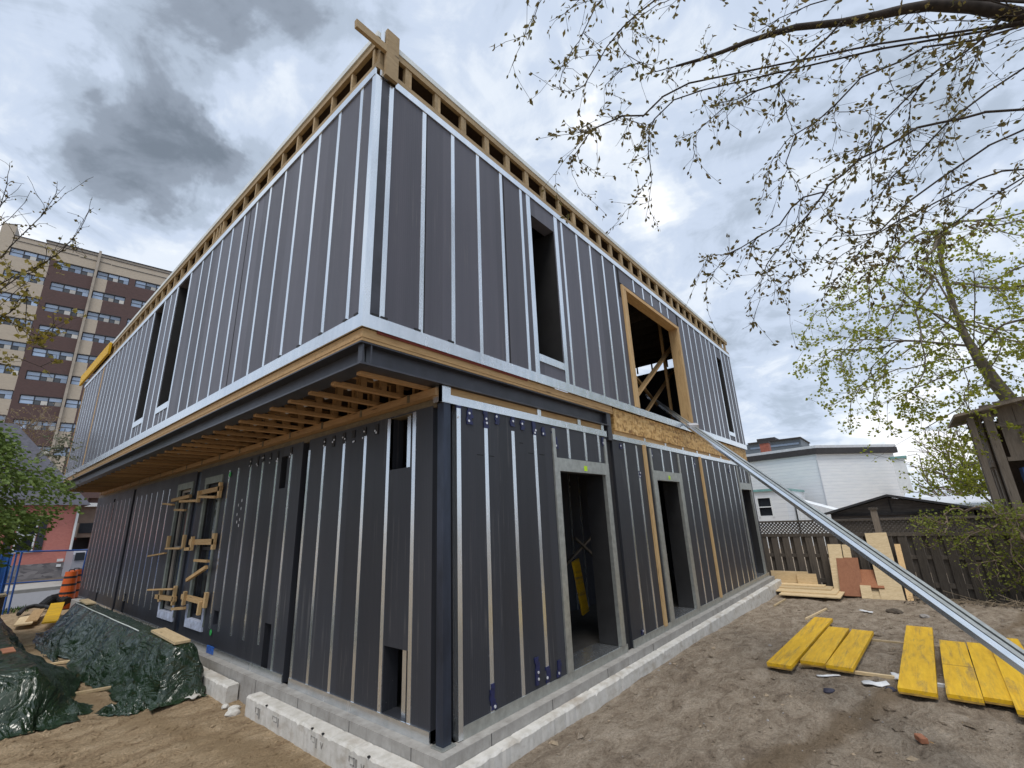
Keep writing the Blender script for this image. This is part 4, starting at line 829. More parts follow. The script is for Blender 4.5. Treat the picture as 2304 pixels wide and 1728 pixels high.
B(90, 100, 8.9, 24, -1, 13.0).build('wall', 'modern_grey', MG); B(89.5, 100, 8.7, 17.2, 13.0, 13.2).build('roof', 'fascia', MG); B(91, 99, 12.9, 15.9, 13.2, 13.9).build('roof_plant', 'fascia', MG)
B(89.9, 90, 9.2, 17, 12.0, 12.35).build('window_band', 'sky_glass', MG)
GA = thing('garage', 'low weathered grey garage with a shallow gable roof behind the fence', 'garage', (19, -2.7, 0))
MB().prism([(-.96, 1.36), (-2.63, 1.84), (-4.56, 1.36), (-4.56, -.5), (-.96, -.5)], 'x', 17, 23).build('wall', 'garage_wall', GA)
m = MB()
m.prism([(-.80, 1.34), (-2.63, 1.865), (-2.63, 1.935), (-.80, 1.41)], 'x', 16.7, 23.2); m.prism([(-4.75, 1.34), (-2.63, 1.865), (-2.63, 1.935), (-4.75, 1.41)], 'x', 16.7, 23.2); m.build('roof', 'garage_roof', GA)
B(16.94, 17, -4.5, -1.0, 1.28, 1.35).build('trim_board', 'fascia', GA); B(16.95, 17, -2.66, -2.62, 1.35, 1.8).build('trim_board', 'fascia', GA)
PR = thing('flat_roof_shed', 'pale roofed shed between the garage and the wooden playhouse', 'shed', (19, -5.5, 0))
m = MB(); m.v = [(23.3, -2.4, 1.75), (23.3, -7.6, 1.75), (17.6, -7.6, 1.35), (17.6, -4.3, 1.35), (23.3, -2.4, 1.82), (23.3, -7.6, 1.82), (17.6, -7.6, 1.42), (17.6, -4.3, 1.42)]; m.f = [(0,1,2,3), (7,6,5,4), (0,4,5,1), (1,5,6,2), (2,6,7,3), (3,7,4,0)]; m.build('roof', 'pale_roof', PR)
B(18.0, 23, -7.5, -4.7, -.5, 1.36).build('wall', 'garage_wall', PR)
# ------------------------------------------------------------------ board fence with lattice top
FX = 11.75
def fence(y0, y1, lb):
    o = thing('board_fence', lb, 'fence', (FX, (y0+y1)/2, -.4))
    m = MB(); y = y0+.02
    while y < y1-.02:
        m.box(FX, FX+.02, y, min(y+.155, y1), -.45, .94); y += .265
    m.build('front_boards', 'fence_wood', o); m = MB(); y = y0+.12
    while y < y1-.15:
        m.box(FX+.07, FX+.09, y, y+.155, -.45, .94); y += .265
    m.build('rear_boards', 'fence_wood', o)
    m = MB(); m.box(FX-.012, FX+.09, y0, y1, .905, .985); m.box(FX-.02, FX+.10, y0, y1, 1.27, 1.315); m.box(FX+.022, FX+.068, y0, y1, -.2, -.1); m.box(FX+.022, FX+.068, y0, y1, .4, .48); m.build('rail', 'fence_wood', o)
    m = MB(); h = .285; st = .085; k = int((y1-y0+h)/st)
    for i in range(k):
        a = y0-h+st*i
        for sg, dx in ((1, .03), (-1, .042)):
            p0 = [a, .985]; p1 = [a+h, 1.27]
            if p0[0] < y0: p0 = [y0, .985+(y0-a)]
            if p1[0] > y1: p1 = [y1, 1.27-(a+h-y1)]
            if p1[0]-p0[0] < .02: continue
            q0, q1 = (p0, p1) if sg > 0 else ([y0+y1-p0[0], p0[1]], [y0+y1-p1[0], p1[1]])
            m.bar((FX+dx, q0[0], q0[1]), (FX+dx, q1[0], q1[1]), .028, .008, (1, 0, 0))
    m.build('lattice', 'fence_wood', o)
    return o
fence(-2.35, .85, 'weathered board fence section with lattice top beside the building'); fence(-5.3, -2.5, 'weathered board fence section behind the leaning plywood and bush')
fence(-9.5, -5.4, 'weathered board fence section beyond the right edge, behind the playhouse posts')
for y, h, lb in ((-2.42, 1.52, 'tall capped fence post rising above the lattice'), (-5.35, 1.35, 'fence post hidden behind the green bush'), (.92, 1.35, 'fence post beside the building corner')):
    o = thing('fence_post', lb, 'post', (FX+.03, y, -.4)); B(FX-.03, FX+.10, y-.065, y+.065, -.5, h).build('post', 'grey_wood', o); B(FX-.055, FX+.125, y-.09, y+.09, h, h+.05).build('post_cap', 'fence_wood', o)
# ------------------------------------------------------------------ lumber scraps against the fence
GS = 'scrap lumber against the fence'
def lean(y0, y1, ztop, zbot, xb, m, lb, th=.02, x_top=None, shear=0):
    xt = FX-.045 if x_top is None else x_top
    p = Vector((xb, (y0+y1)/2, zbot)); q = Vector((xt, (y0+y1)/2+shear, ztop)); d = (q-p).normalized(); nrm_ = Vector((0, 1, 0)).cross(d)
    return tag(MB().bar(p, q, abs(y1-y0), th, nrm_).build('lumber_offcut', m), lb, 'board', GS)
lean(-1.60, -1.32, .72, -.33, 11.15, 'pale_board', 'tall pale plywood strip, left of the red brown board')
lean(-1.78, -1.62, .71, -.33, 11.22, 'pale_board', 'narrow pale board tucked behind the red brown board')
lean(-1.90, -1.46, .42, -.36, 10.95, 'red_ply', 'upright red brown plywood board leaning on the pale strips', x_top=11.55)
lean(-2.30, -1.86, .16, -.17, 11.05, 'red_ply', 'small red brown plywood piece standing behind the low pale offcut', x_top=11.5)
lean(-2.06, -1.86, -.12, -.38, 10.85, 'pale_board', 'small low pale offcut at the foot of the red brown board', x_top=11.0)
lean(-2.62, -2.20, .98, -.42, 10.95, 'pale_board', 'tallest pale plywood board with knots leaning on the fence', shear=.06)
lean(-2.30, -1.98, -.10, -.40, 10.98, 'pale_board', 'broad low pale plywood piece beside the tallest board', x_top=11.2)
lean(-2.76, -2.65, .72, -.44, 10.95, 'spruce_z', 'narrow orange brown plank on the right of the tallest board', th=.04)
GP = 'pale boards stacked beside the building corner'
for a, b_, x0, x1, z, lb in ((.04, -.80, 11.45, 11.62, .02, 'pale board on edge at the back of the flat stack'), (-.55, -.98, 11.4, 11.44, -.02, 'short pale board on edge at the right of the back row')):
    tag(B(x0, x0+.03, b_, a, -.3, z+.06).build('lumber_offcut', 'pale_flat'), lb, 'board', GP)
for x0, x1, y0, y1, z, lb in ((10.10, 11.30, -1.54, -.34, -.30, 'lowest and longest pale plywood sheet of the flat stack'), (10.42, 11.36, -1.44, -.22, -.274, 'second pale plywood sheet of the flat stack'), (10.85, 11.42, -1.30, -.10, -.248, 'third pale plywood sheet of the flat stack'), (11.15, 11.44, -1.14, .0, -.222, 'uppermost pale plywood sheet of the flat stack')):
    tag(B(x0, x1, y0, y1, z, z+.022).build('plywood_sheet', 'pale_flat'), lb, 'plywood sheet', GP)
# ------------------------------------------------------------------ wooden playhouse on posts
PH = thing('wooden_playhouse', 'weathered grey wooden playhouse raised on posts at the right edge', 'playhouse', (12.6, -5.6, -.4))
def post(x, y0, z0, y1, z1, w): MB().bar((x, y0, z0), (x, y1, z1), w, w, (1, 0, 0)).build('post', 'grey_wood', PH)
post(12.0, -4.61, -.5, -4.61, 3.48, .11); post(11.75+.3, -4.9, -.5, -4.9, 3.72, .15); post(12.05, -6.9, -.5, -6.9, 3.95, .15); post(13.6, -4.75, -.5, -4.75, 3.6, .12)
b = MB(); y = -5.06
for i in range(7): b.box(12.10, 12.125, y-.27, y-.004, 2.50, 3.78+.04*i); y -= .274
b.build('front_boards', 'grey_wood', PH)
b = MB(); b.box(12.07, 12.099, -7, -5.0, 3.20, 3.28); b.box(12.07, 12.099, -7, -5.0, 2.44, 2.53); b.box(12.03, 12.10, -7.0, -4.85, 1.24, 1.36); b.box(12.03, 13.6, -4.86, -4.80, 3.42, 3.52); b.box(12.1, 13.6, -4.78, -4.72, 2.34, 2.44); b.box(12.1, 13.6, -4.78, -4.72, 1.25, 1.36); b.build('rail', 'grey_wood', PH)
b = MB(); 
for i in range(6): b.box(12.2+.24*i, 12.2+.24*i+.17, -4.80, -4.775, 2.3 if i % 2 else 1.3, 3.5)
b.build('side_boards', 'grey_wood', PH)
b = MB(); b.v = [(11.75, -4.35, 3.50), (11.75, -7.2, 3.98), (14, -7.2, 3.98), (14, -4.35, 3.50), (11.75, -4.35, 3.56), (11.75, -7.2, 4.04), (14, -7.2, 4.04), (14, -4.35, 3.56)]; b.f = [(0,1,2,3), (7,6,5,4), (0,4,5,1), (1,5,6,2), (2,6,7,3), (3,7,4,0)]; b.build('roof', 'grey_wood', PH)
B(12.1, 13.7, -7, -4.8, 1.28, 1.34).build('deck', 'grey_wood', PH); B(13.55, 13.6, -7, -4.8, 1.34, 3.5).build('rear_wall', 'dark_wood', PH); B(12.3, 12.7, -5.6, -5.2, 1.34, 2.3).build('barrel', 'blue_paint', PH)
# ------------------------------------------------------------------ debris
def rock(x, y, s, m, lb, name='stone', cat='stone', flat=.6, seed=0):
    r = random.Random(seed); import bmesh
    bm = bmesh.new(); bmesh.ops.create_icosphere(bm, subdivisions=2, radius=1)
    for v in bm.verts:
        k = 1+.28*mnoise.noise(v.co*1.4+Vector((seed, 0, 0))); v.co = Vector((v.co.x*s*k*1.3, v.co.y*s*k, v.co.z*s*k*flat))
    bmesh.ops.rotate(bm, verts=bm.verts, cent=(0,0,0), matrix=Matrix.Rotation(r.uniform(0, 6), 3, 'Z'))
    me = bpy.data.meshes.new(name); bm.to_mesh(me); bm.free(); me.materials.append(M[m]); o = bpy.data.objects.new(name, me); col.objects.link(o); o.location = (x, y, gz(x, y)+s*flat*.45)
    return tag(o, lb, cat)
rock(3.58, -2.05, .05, 'blueblack', 'dark blue black lump on the soil below the short planks', 'scrap_lump', 'scrap', .5, 2)
rock(9.46, -2.46, .10, 'bed_soil', 'dark brown rock in front of the leaning boards', 'rock', 'rock', .6, 4)
rock(9.0, -2.9, .06, 'stone_grey', 'grey stone right of the dark brown rock', 'stone', 'stone', .6, 6)
rock(3.98, -2.55, .05, 'blueblack', 'black round lump beside the near end of the wide bright plank', 'scrap_lump', 'scrap', .5, 9)
def scrap(x, y, w, l, m, lb, ang, h=.02, name='scrap', cat='scrap'):
    d = Vector((math.cos(ang), math.sin(ang), 0))*l/2; z = gz(x, y)
    v = []; n = 6; mb = MB()
    for i in range(n+1):
        for j in range(4):
            a = (i/n-.5)*l; b_ = (j/3-.5)*w*(1-.3*abs(i/n-.5)); zz2 = h*(.6+.6*mnoise.noise((i*.7, j*.9, x*5)))
            mb.v.append((x+math.cos(ang)*a-math.sin(ang)*b_, y+math.sin(ang)*a+math.cos(ang)*b_, z+.004+abs(zz2)))
    mb.f = [(i*4+j, i*4+j+1, (i+1)*4+j+1, (i+1)*4+j) for i in range(n) for j in range(3)]
    o = mb.build(name, m, smooth=True); sm = o.modifiers.new('thick', 'SOLIDIFY'); sm.thickness = .008; sm.offset = -1; return tag(o, lb, cat)
scrap(4.08, -2.42, .13, .24, 'scrap_white', 'crumpled white plastic wrapper on the soil in front of the planks', 1.9, .05, 'wrapper', 'wrapper')
scrap(4.42, -2.62, .12, .22, 'scrap_white', 'white plastic sheet tucked beside the wide bright plank', .3, .06, 'plastic_sheet', 'plastic')
scrap(4.13, -1.98, .05, .26, 'scrap_white', 'thin pale strip of trim lying below the short planks', -.9, .012, 'trim_strip', 'trim')
scrap(8.9, -2.05, .1, .25, 'scrap_white', 'small white scrap on the soil before the leaning boards', .8, .02, 'paper_scrap', 'scrap')
o = thing('broken_brick', 'broken orange brown brick piece lying alone on the near soil', 'brick', (2.76, -2.79, gz(2.76, -2.79)))
z = gz(2.76, -2.79); MB().bar((2.72, -2.80, z+.025), (2.80, -2.76, z+.028), .06, .045).build('chunk', 'clay_brick', o, bevel=.006); MB().bar((2.74, -2.84, z+.012), (2.82, -2.94, z+.012), .04, .02).build('splinter', 'spruce_x', o, bevel=.003)
scrap(-.45, 4.0, .12, .14, 'foam_white', 'white foam chip on the sand at the end of the tarpaulin', .5, .05, 'foam_chip', 'foam chip')
rock(-.26, 3.25, .05, 'foam_white', 'white foam crumb in the gap between the two foam boards, nearest the wall', 'foam_chip', 'foam chip', .7, 11)
rock(-.33, 3.1, .06, 'foam_white', 'white foam lump at the broken end of the near foam board', 'foam_chip', 'foam chip', .7, 12)
rock(-.30, 3.4, .04, 'foam_white', 'small white foam crumb at the broken end of the far foam board', 'foam_chip', 'foam chip', .7, 13)
# uncountable clods, chips and pebbles
def litter(name, n, box_, s0, s1, mt, seed, dens=None):
    r = random.Random(seed); m = MB()
    for i in range(n):
        u = r.random(); x = box_[0]+(box_[1]-box_[0])*u*u; y = r.uniform(box_[2], box_[3])
        if x > -.32 and y > -.26: continue
        s = r.uniform(s0, s1)*(1+1.5*(r.random() > .93)); z = gz(x, y)-s*.25; a = r.uniform(0, 6.28); c, sn = math.cos(a), math.sin(a); k = len(m.v); l = r.uniform(.8, 1.7)
        P6 = [(l, 0, .1), (0, 1, .15), (-l, .1, 0), (-.1, -1, .1), (.1, .1, r.uniform(.5, .95)), (0, 0, -.5)]
        for p in P6:
            q = [p[0]*s*r.uniform(.75, 1.2), p[1]*s*r.uniform(.7, 1.2), p[2]*s]
            m.v.append((x+q[0]*c-q[1]*sn, y+q[0]*sn+q[1]*c, z+q[2]+s*.3))
        m.f += [(k, k+1, k+4), (k+1, k+2, k+4), (k+2, k+3, k+4), (k+3, k, k+4), (k+1, k, k+5), (k+2, k+1, k+5), (k+3, k+2, k+5), (k, k+3, k+5)]
    o = m.build(name, mt); o['kind'] = 'stuff'; o['label'] = {'clods': 'clods of brown earth scattered over the sandy ground', 'pebbles': 'pale pebbles and chips scattered over the sandy ground', 'wood_chips': 'splinters and chips of wood scattered over the soil'}[name]; o['category'] = name.replace('_', ' '); return o
litter('clods', 5200, (-2.2, 9.5, -4.6, 0), .005, .020, 'soil', 5); litter('pebbles', 420, (-1.5, 9.5, -4.4, 0), .004, .012, 'stone_grey', 6); litter('wood_chips', 200, (0, 9.5, -4.2, -.25), .006, .016, 'dry_stick', 8)
m2_ = random.Random(3)
for k in range(2):
    pass
# left yard litter
r_ = random.Random(31); m = MB()
for i in range(1600):
    y = r_.uniform(.2, 9)**1.0; x = r_.uniform(-2.4, -.3); s = r_.uniform(.006, .024); z = gz(x, y); k = len(m.v)
    for p in ((1.3, 0, 0), (0, 1, 0), (-1.2, .1, 0), (0, -1, 0), (.1, 0, .8), (0, 0, -.4)): m.v.append((x+p[0]*s*r_.uniform(.7, 1.3), y+p[1]*s*r_.uniform(.7, 1.3), z+p[2]*s))
    m.f += [(k, k+1, k+4), (k+1, k+2, k+4), (k+2, k+3, k+4), (k+3, k, k+4), (k+1, k, k+5), (k+2, k+1, k+5), (k+3, k+2, k+5), (k, k+3, k+5)]
o = m.build('sand_clods', 'soil'); o['kind'] = 'stuff'; o['label'] = 'clods of sand scattered over the left yard'; o['category'] = 'clods'
# ------------------------------------------------------------------ trees
class Grow:
    def __init__(s): s.P = []; s.par = []; s.tip = []
    def limb(s, pts, par=-1):
        ids = []
        if par == 'near' and s.P:
            A_ = np.array(s.P); par = int(np.argmin(((A_-np.array(pts[0]))**2).sum(1)))
        for a, p in enumerate(pts):
            if a == 0: segs = [p]
            else:
                q = pts[a-1]; L = math.dist(p, q); k = max(1, int(L/.22)); segs = [[q[i]+(p[i]-q[i])*t/k for i in range(3)] for t in range(1, k+1)]
            for g in segs: s.P.append(tuple(g)); s.par.append(par if par != 'near' else -1); par = len(s.P)-1; ids.append(par)
        return ids
    def reach(s, tip, r, step=.16, wob=.05, droop=0., pull=None):
        A_ = np.array(s.P); d = ((A_-np.array(tip))**2).sum(1)
        i = int(np.argmin(d)); L = math.sqrt(d[i])
        if L < .05: return []
        # leave the limb a little earlier, nearer its root, for a sharper fork
        for _ in range(int(L/.22)+1):
            if s.par[i] >= 0 and r.random() < .75: i = s.par[i]
        p0 = Vector(s.P[i]); q = Vector(tip); L = (q-p0).length; n = max(2, int(L/step)); j = i; ids = []
        base = (p0-Vector(s.P[s.par[i]])).normalized() if s.par[i] >= 0 else Vector((0, 0, 1))
        c1 = p0+base*L*.35; off = Vector((0, 0, 0))
        for k in range(1, n+1):
            t = k/n; p = p0*(1-t)**2+c1*2*t*(1-t)+q*t*t
            off += Vector((r.gauss(0, 1), r.gauss(0, 1), r.gauss(0, 1)))*wob*step
            p = p+off; p.z -= droop*t*t*L
            s.P.append(tuple(p)); s.par.append(j); j = len(s.P)-1; ids.append(j)
        s.tip.append(j); return ids
    def mesh(s, r_tip, power, rmax, k=5):
        n = len(s.P); cnt = [0.0]*n; ch = [0]*n
        for i in range(n-1, -1, -1):
            if s.par[i] >= 0: ch[s.par[i]] += 1
        for i in range(n-1, -1, -1):
            if cnt[i] == 0: cnt[i] = 1
            if s.par[i] >= 0: cnt[s.par[i]] += cnt[i]+.08
        s.rad = [min(rmax, r_tip*c**power) for c in cnt]; m = MB()
        for i in range(n):
            p = s.par[i]
            if p < 0: continue
            a = Vector(s.P[p]); b = Vector(s.P[i]); d = b-a
            if d.length < 1e-4: continue
            u = d.orthogonal().normalized(); w = d.normalized().cross(u); ra, rb = min(s.rad[p], s.rad[i]*1.35), s.rad[i]; kk = 3 if rb < .006 else (k if rb < .03 else 8); n0 = len(m.v)
            for (c, rr) in ((a, ra), (b+d*.06, rb)):
                for j in range(kk):
                    t = 6.2832*j/kk; m.v.append(tuple(c+(u*math.cos(t)+w*math.sin(t))*rr))
            for j in range(kk): m.f.append((n0+j, n0+(j+1) % kk, n0+kk+(j+1) % kk, n0+kk+j))
        return m
def leaf_at(m, p, d, s, r, w=.42, fold=.25):
    d = Vector(d); d = d.normalized() if d.length > 1e-5 else Vector((0, 0, -1)); a = d.cross(Vector((r.gauss(0, 1), r.gauss(0, 1), r.gauss(0, 1)))); 
    if a.length < 1e-4: return
    a.normalize(); nn = a.cross(d); p = Vector(p); n0 = len(m.v); k = s*w
    m.v += [tuple(p), tuple(p+d*s*.5+a*k+nn*k*fold), tuple(p+d*s), tuple(p+d*s*.5-a*k+nn*k*fold), ]
    m.f += [(n0, n0+1, n0+2), (n0, n0+2, n0+3)]
def rv(r, s=1): return Vector((r.gauss(0, s), r.gauss(0, s), r.gauss(0, s)))
TA = [[(3.06, -4.98, 6.18), (2.86, -4.66, 6.4), (2.7, -4.37, 6.53), (2.59, -4.17, 6.55), (2.49, -3.94, 6.57), (2.36, -3.65, 6.61), (2.17, -3.28, 6.69), (2.05, -3.04, 6.68), (1.94, -2.83, 6.65), (1.83, -2.6, 6.6), (1.71, -2.37, 6.56), (1.57, -2.15, 6.52), (1.44, -1.97, 6.47), (1.23, -1.85, 6.5), (1.11, -1.71, 6.43), (1.05, -1.53, 6.3)], [(2.19, -3.63, 6.44), (2.18, -3.5, 6.35), (2.16, -3.35, 6.28), (2.13, -3.22, 6.19), (2.12, -3.05, 6.09), (2.07, -2.98, 6.03), (1.98, -2.81, 6.0), (1.93, -2.63, 5.94), (1.84, -2.48, 5.89), (1.81, -2.23, 5.77)], [(3.89, -5.0, 5.68), (3.78, -4.69, 5.78), (3.69, -4.5, 5.76), (3.6, -4.29, 5.77), (3.5, -4.1, 5.76), (3.43, -3.98, 5.68), (3.37, -3.77, 5.6), (3.29, -3.54, 5.54), (3.25, -3.36, 5.41), (3.19, -3.18, 5.3), (3.13, -3.12, 5.18), (3.1, -2.94, 4.99), (3.06, -2.75, 4.82), (3.03, -2.48, 4.57), (2.96, -2.42, 4.46)], [(3.15, -3.12, 5.22), (3.06, -2.93, 5.2), (3.02, -2.79, 5.1), (3.01, -2.64, 4.94), (2.94, -2.43, 4.85), (2.87, -2.21, 4.75), (2.79, -1.96, 4.64)], [(4.73, -5.05, 5.42), (4.58, -4.82, 5.43), (4.46, -4.59, 5.37), (4.36, -4.35, 5.26), (4.27, -4.04, 5.14), (4.16, -3.76, 5.04), (4.05, -3.52, 4.9), (3.94, -3.16, 4.74), (3.82, -2.94, 4.59)], [(2.97, -4.82, 6.19), (2.93, -4.68, 6.06), (2.88, -4.52, 5.96), (2.81, -4.33, 5.87), (2.76, -4.15, 5.76), (2.74, -3.93, 5.61), (2.68, -3.77, 5.47), (2.64, -3.63, 5.31), (2.6, -3.5, 5.14)], [(3.58, -5.14, 6.46), (3.51, -4.75, 6.52), (3.38, -4.36, 6.64), (3.34, -4.13, 6.58), (3.27, -3.76, 6.57), (3.3, -3.48, 6.41), (3.28, -3.25, 6.28), (3.22, -3.02, 6.2), (3.29, -2.84, 5.92)], [(3.98, -5.14, 6.25), (3.89, -4.8, 6.09), (3.82, -4.41, 5.88), (3.77, -4.06, 5.59), (3.65, -3.79, 5.37), (3.55, -3.52, 5.1)], [(3.32, -4.79, 5.14), (3.21, -4.49, 5.05), (3.16, -4.08, 4.86), (3.07, -3.78, 4.68), (2.99, -3.51, 4.44), (2.78, -3.2, 4.44)], [(4.06, -4.86, 5.02), (3.99, -4.51, 4.86), (3.89, -4.26, 4.7), (3.79, -3.99, 4.53), (3.64, -3.73, 4.43)], [(1.33, -2.74, 6.84), (1.02, -2.19, 6.9), (0.95, -1.99, 6.8), (0.9, -1.85, 6.7), (0.87, -1.66, 6.56), (0.86, -1.52, 6.41), (0.84, -1.4, 6.27), (0.84, -1.34, 6.13)], [(0.81, -2.1, 6.89), (0.44, -1.6, 6.84), (0.36, -1.48, 6.69), (0.24, -1.35, 6.56)], [(1.76, -2.21, 6.39), (1.63, -1.94, 6.29), (1.56, -1.71, 6.12), (1.36, -1.54, 6.08), (1.2, -1.3, 5.97), (1.02, -1.06, 5.85)], [(2.01, -2.29, 6.44), (1.84, -2.0, 6.37), (1.77, -1.77, 6.2), (1.75, -1.62, 5.99), (1.74, -1.48, 5.77)], [(2.88, -4.94, 6.1), (2.49, -4.43, 6.48), (2.18, -3.85, 6.68), (2.0, -3.45, 6.68), (1.86, -3.16, 6.61), (1.75, -2.95, 6.49)]]
TB = [[(12.91, -5.48, 3.83), (12.85, -5.33, 4.34), (12.76, -5.19, 4.92), (12.63, -5.07, 5.56), (12.46, -5.03, 6.19), (12.09, -5.02, 7.29), (11.75, -5.11, 8.11)], [(12.76, -5.19, 4.92), (12.47, -4.51, 5.06), (12.2, -3.85, 4.91), (11.87, -3.22, 4.95)], [(12.69, -5.11, 5.3), (12.44, -4.17, 5.63), (12.14, -3.06, 5.92), (11.8, -2.41, 6.15), (11.32, -1.77, 6.64)], [(12.63, -5.08, 5.55), (12.17, -4.6, 6.17), (11.72, -4.22, 6.59), (11.14, -3.99, 7.22)], [(12.77, -5.24, 4.86), (12.54, -4.57, 4.68), (12.28, -4.06, 4.45), (12.0, -3.4, 4.29)], [(12.76, -5.29, 4.85), (12.3, -5.47, 4.45), (11.83, -5.61, 4.09)], [(12.7, -5.23, 5.19), (12.08, -5.55, 5.41), (11.45, -5.93, 5.56)], [(12.68, -5.17, 5.32), (11.88, -5.35, 6.24), (11.15, -5.4, 6.77)], [(12.71, -5.38, 5.02), (12.21, -5.62, 4.79), (11.74, -5.7, 4.5)]]
TCC = [[(-3.03, 4.34, 4.58), (-2.96, 4.19, 4.74), (-2.88, 4.02, 4.93), (-2.75, 3.8, 5.21), (-2.7, 3.62, 5.38), (-2.64, 3.46, 5.5)], [(-3.13, 4.33, 5.1), (-3.03, 4.2, 5.15), (-2.97, 4.06, 5.22), (-2.9, 3.88, 5.36), (-2.88, 3.72, 5.44)], [(-3.12, 4.48, 5.27), (-3.08, 4.26, 5.4), (-3.07, 4.02, 5.58), (-3.08, 3.85, 5.61)], [(-2.94, 4.05, 4.21), (-2.75, 3.86, 4.51), (-2.6, 3.7, 4.67), (-2.53, 3.57, 4.76), (-2.47, 3.41, 4.89), (-2.42, 3.19, 5.14)], [(-2.98, 4.21, 4.35), (-2.9, 4.11, 4.41), (-2.8, 3.98, 4.51), (-2.69, 3.88, 4.55), (-2.6, 3.73, 4.69), (-2.47, 3.53, 4.92)], [(-2.94, 4.58, 4.21), (-2.86, 4.42, 4.27), (-2.74, 4.2, 4.48), (-2.69, 4.06, 4.48)], [(-2.88, 4.42, 4.06), (-2.77, 4.3, 4.17), (-2.69, 4.12, 4.43), (-2.65, 4.13, 4.16), (-2.63, 4.1, 4.0), (-2.54, 4.07, 3.82)], [(-2.89, 4.53, 4.05), (-2.83, 4.42, 4.12), (-2.69, 4.36, 4.06), (-2.54, 4.31, 3.93), (-2.33, 4.15, 4.15), (-2.22, 4.04, 4.21)], [(-2.81, 4.73, 3.69), (-2.62, 4.58, 3.74), (-2.41, 4.46, 3.64), (-2.34, 4.31, 3.68)]]
# --- overhanging tree at the top right; its trunk stands just outside the picture
r = random.Random(41); G = Grow(); base = (4.6, -8.6)
tr_ids = G.limb([(4.6, -8.6, -.4), (4.55, -8.5, 1.2), (4.5, -8.3, 2.8), (4.3, -7.9, 4.2), (4.1, -7.3, 5.2), (3.8, -6.6, 5.7), (3.35, -5.6, 6.0)])
for k, L in enumerate(TA):
    if k in (1, 3, 5): G.limb(L, 'near')
    else:
        A_ = np.array(G.P[:len(tr_ids)]); q = np.array(L[0]); i = int(np.argmin(((A_-q)**2).sum(1)+.6*(A_[:, 2]-q[2]+.5)**2)); 
        mid = (Vector(G.P[i])*.5+Vector(L[0])*.5)+Vector((0, 0, .08)); G.limb([tuple(mid)]+[tuple(p) for p in L], i)
main_n = len(G.P)
buds = MB(); 
tips = []
for k, L in enumerate(TA):
    for a in range(1, len(L)):
        p0, p1 = Vector(L[a-1]), Vector(L[a]); d = (p1-p0); seg = d.length; d.normalize(); side = d.cross(Vector((0, 0, 1))).normalized()
        cnt = max(1, int(seg*(34 if k < 10 else 30)*(1.0 if a > 1 else .6)))
        for _ in range(cnt):
            p = p0.lerp(p1, r.random()); s_ = r.choice((-1, 1)); ln = r.uniform(.2, .95)
            q = p+d*ln*r.uniform(.35, 1)+side*s_*ln*r.uniform(.2, 1.0)+Vector((0, 0, r.uniform(-.8, .3)))*ln
            tips.append((tuple(q), ln))
tips.sort(key=lambda t: t[1])
for q, ln in tips:
    ids = G.reach(q, r, .08, .12, .18)
    for j in ids:
        if r.random() < .88:
            d = Vector(G.P[j])-Vector(G.P[G.par[j]])
            for _ in range(r.choice((1, 2, 2))): leaf_at(buds, Vector(G.P[j])+rv(r, .02), d.normalized()*.6+rv(r, .45)+Vector((0, 0, -.2)), r.uniform(.04, .085), r, .25)
    if ids:
        for _ in range(r.choice((1, 2, 3))): leaf_at(buds, G.P[ids[-1]], Vector(G.P[ids[-1]])-Vector(G.P[G.par[ids[-1]]])+rv(r, .02), r.uniform(.03, .055), r, .25)
for j in range(len(tr_ids), main_n):
    if r.random() < .75:
        for _ in range(2): leaf_at(buds, Vector(G.P[j])+rv(r, .03), rv(r)+Vector((0, 0, -.3)), r.uniform(.022, .05), r, .28)
T_A = thing('overhanging_tree', 'tree at the top right whose long drooping twigs carry small dark buds', 'tree', (4.6, -8.6, -.4))
# trunk wood separately from the finer limbs
full = G.mesh(.0020, .40, .10)
full.build('branches', 'bark', T_A, smooth=True); buds.build('crown', 'leaf_bud', T_A)
MB().tube([(4.6, -8.6, -.5), (4.55, -8.5, 1.2), (4.5, -8.3, 2.8), (4.3, -7.9, 4.2), (4.1, -7.3, 5.2), (3.8, -6.6, 5.7), (3.35, -5.6, 6.0), (3.06, -4.98, 6.18), (2.86, -4.66, 6.4), (2.7, -4.37, 6.53), (2.59, -4.17, 6.55), (2.49, -3.94, 6.57), (2.36, -3.65, 6.61), (2.17, -3.28, 6.69), (2.05, -3.04, 6.68), (1.94, -2.83, 6.65), (1.83, -2.6, 6.6), (1.71, -2.37, 6.56), (1.57, -2.15, 6.52)], [.26, .22, .19, .16, .12, .095, .080, .068, .060, .053, .047, .042, .038, .034, .029, .025, .021, .018, .012], 12).build('trunk', 'bark', T_A, smooth=True)
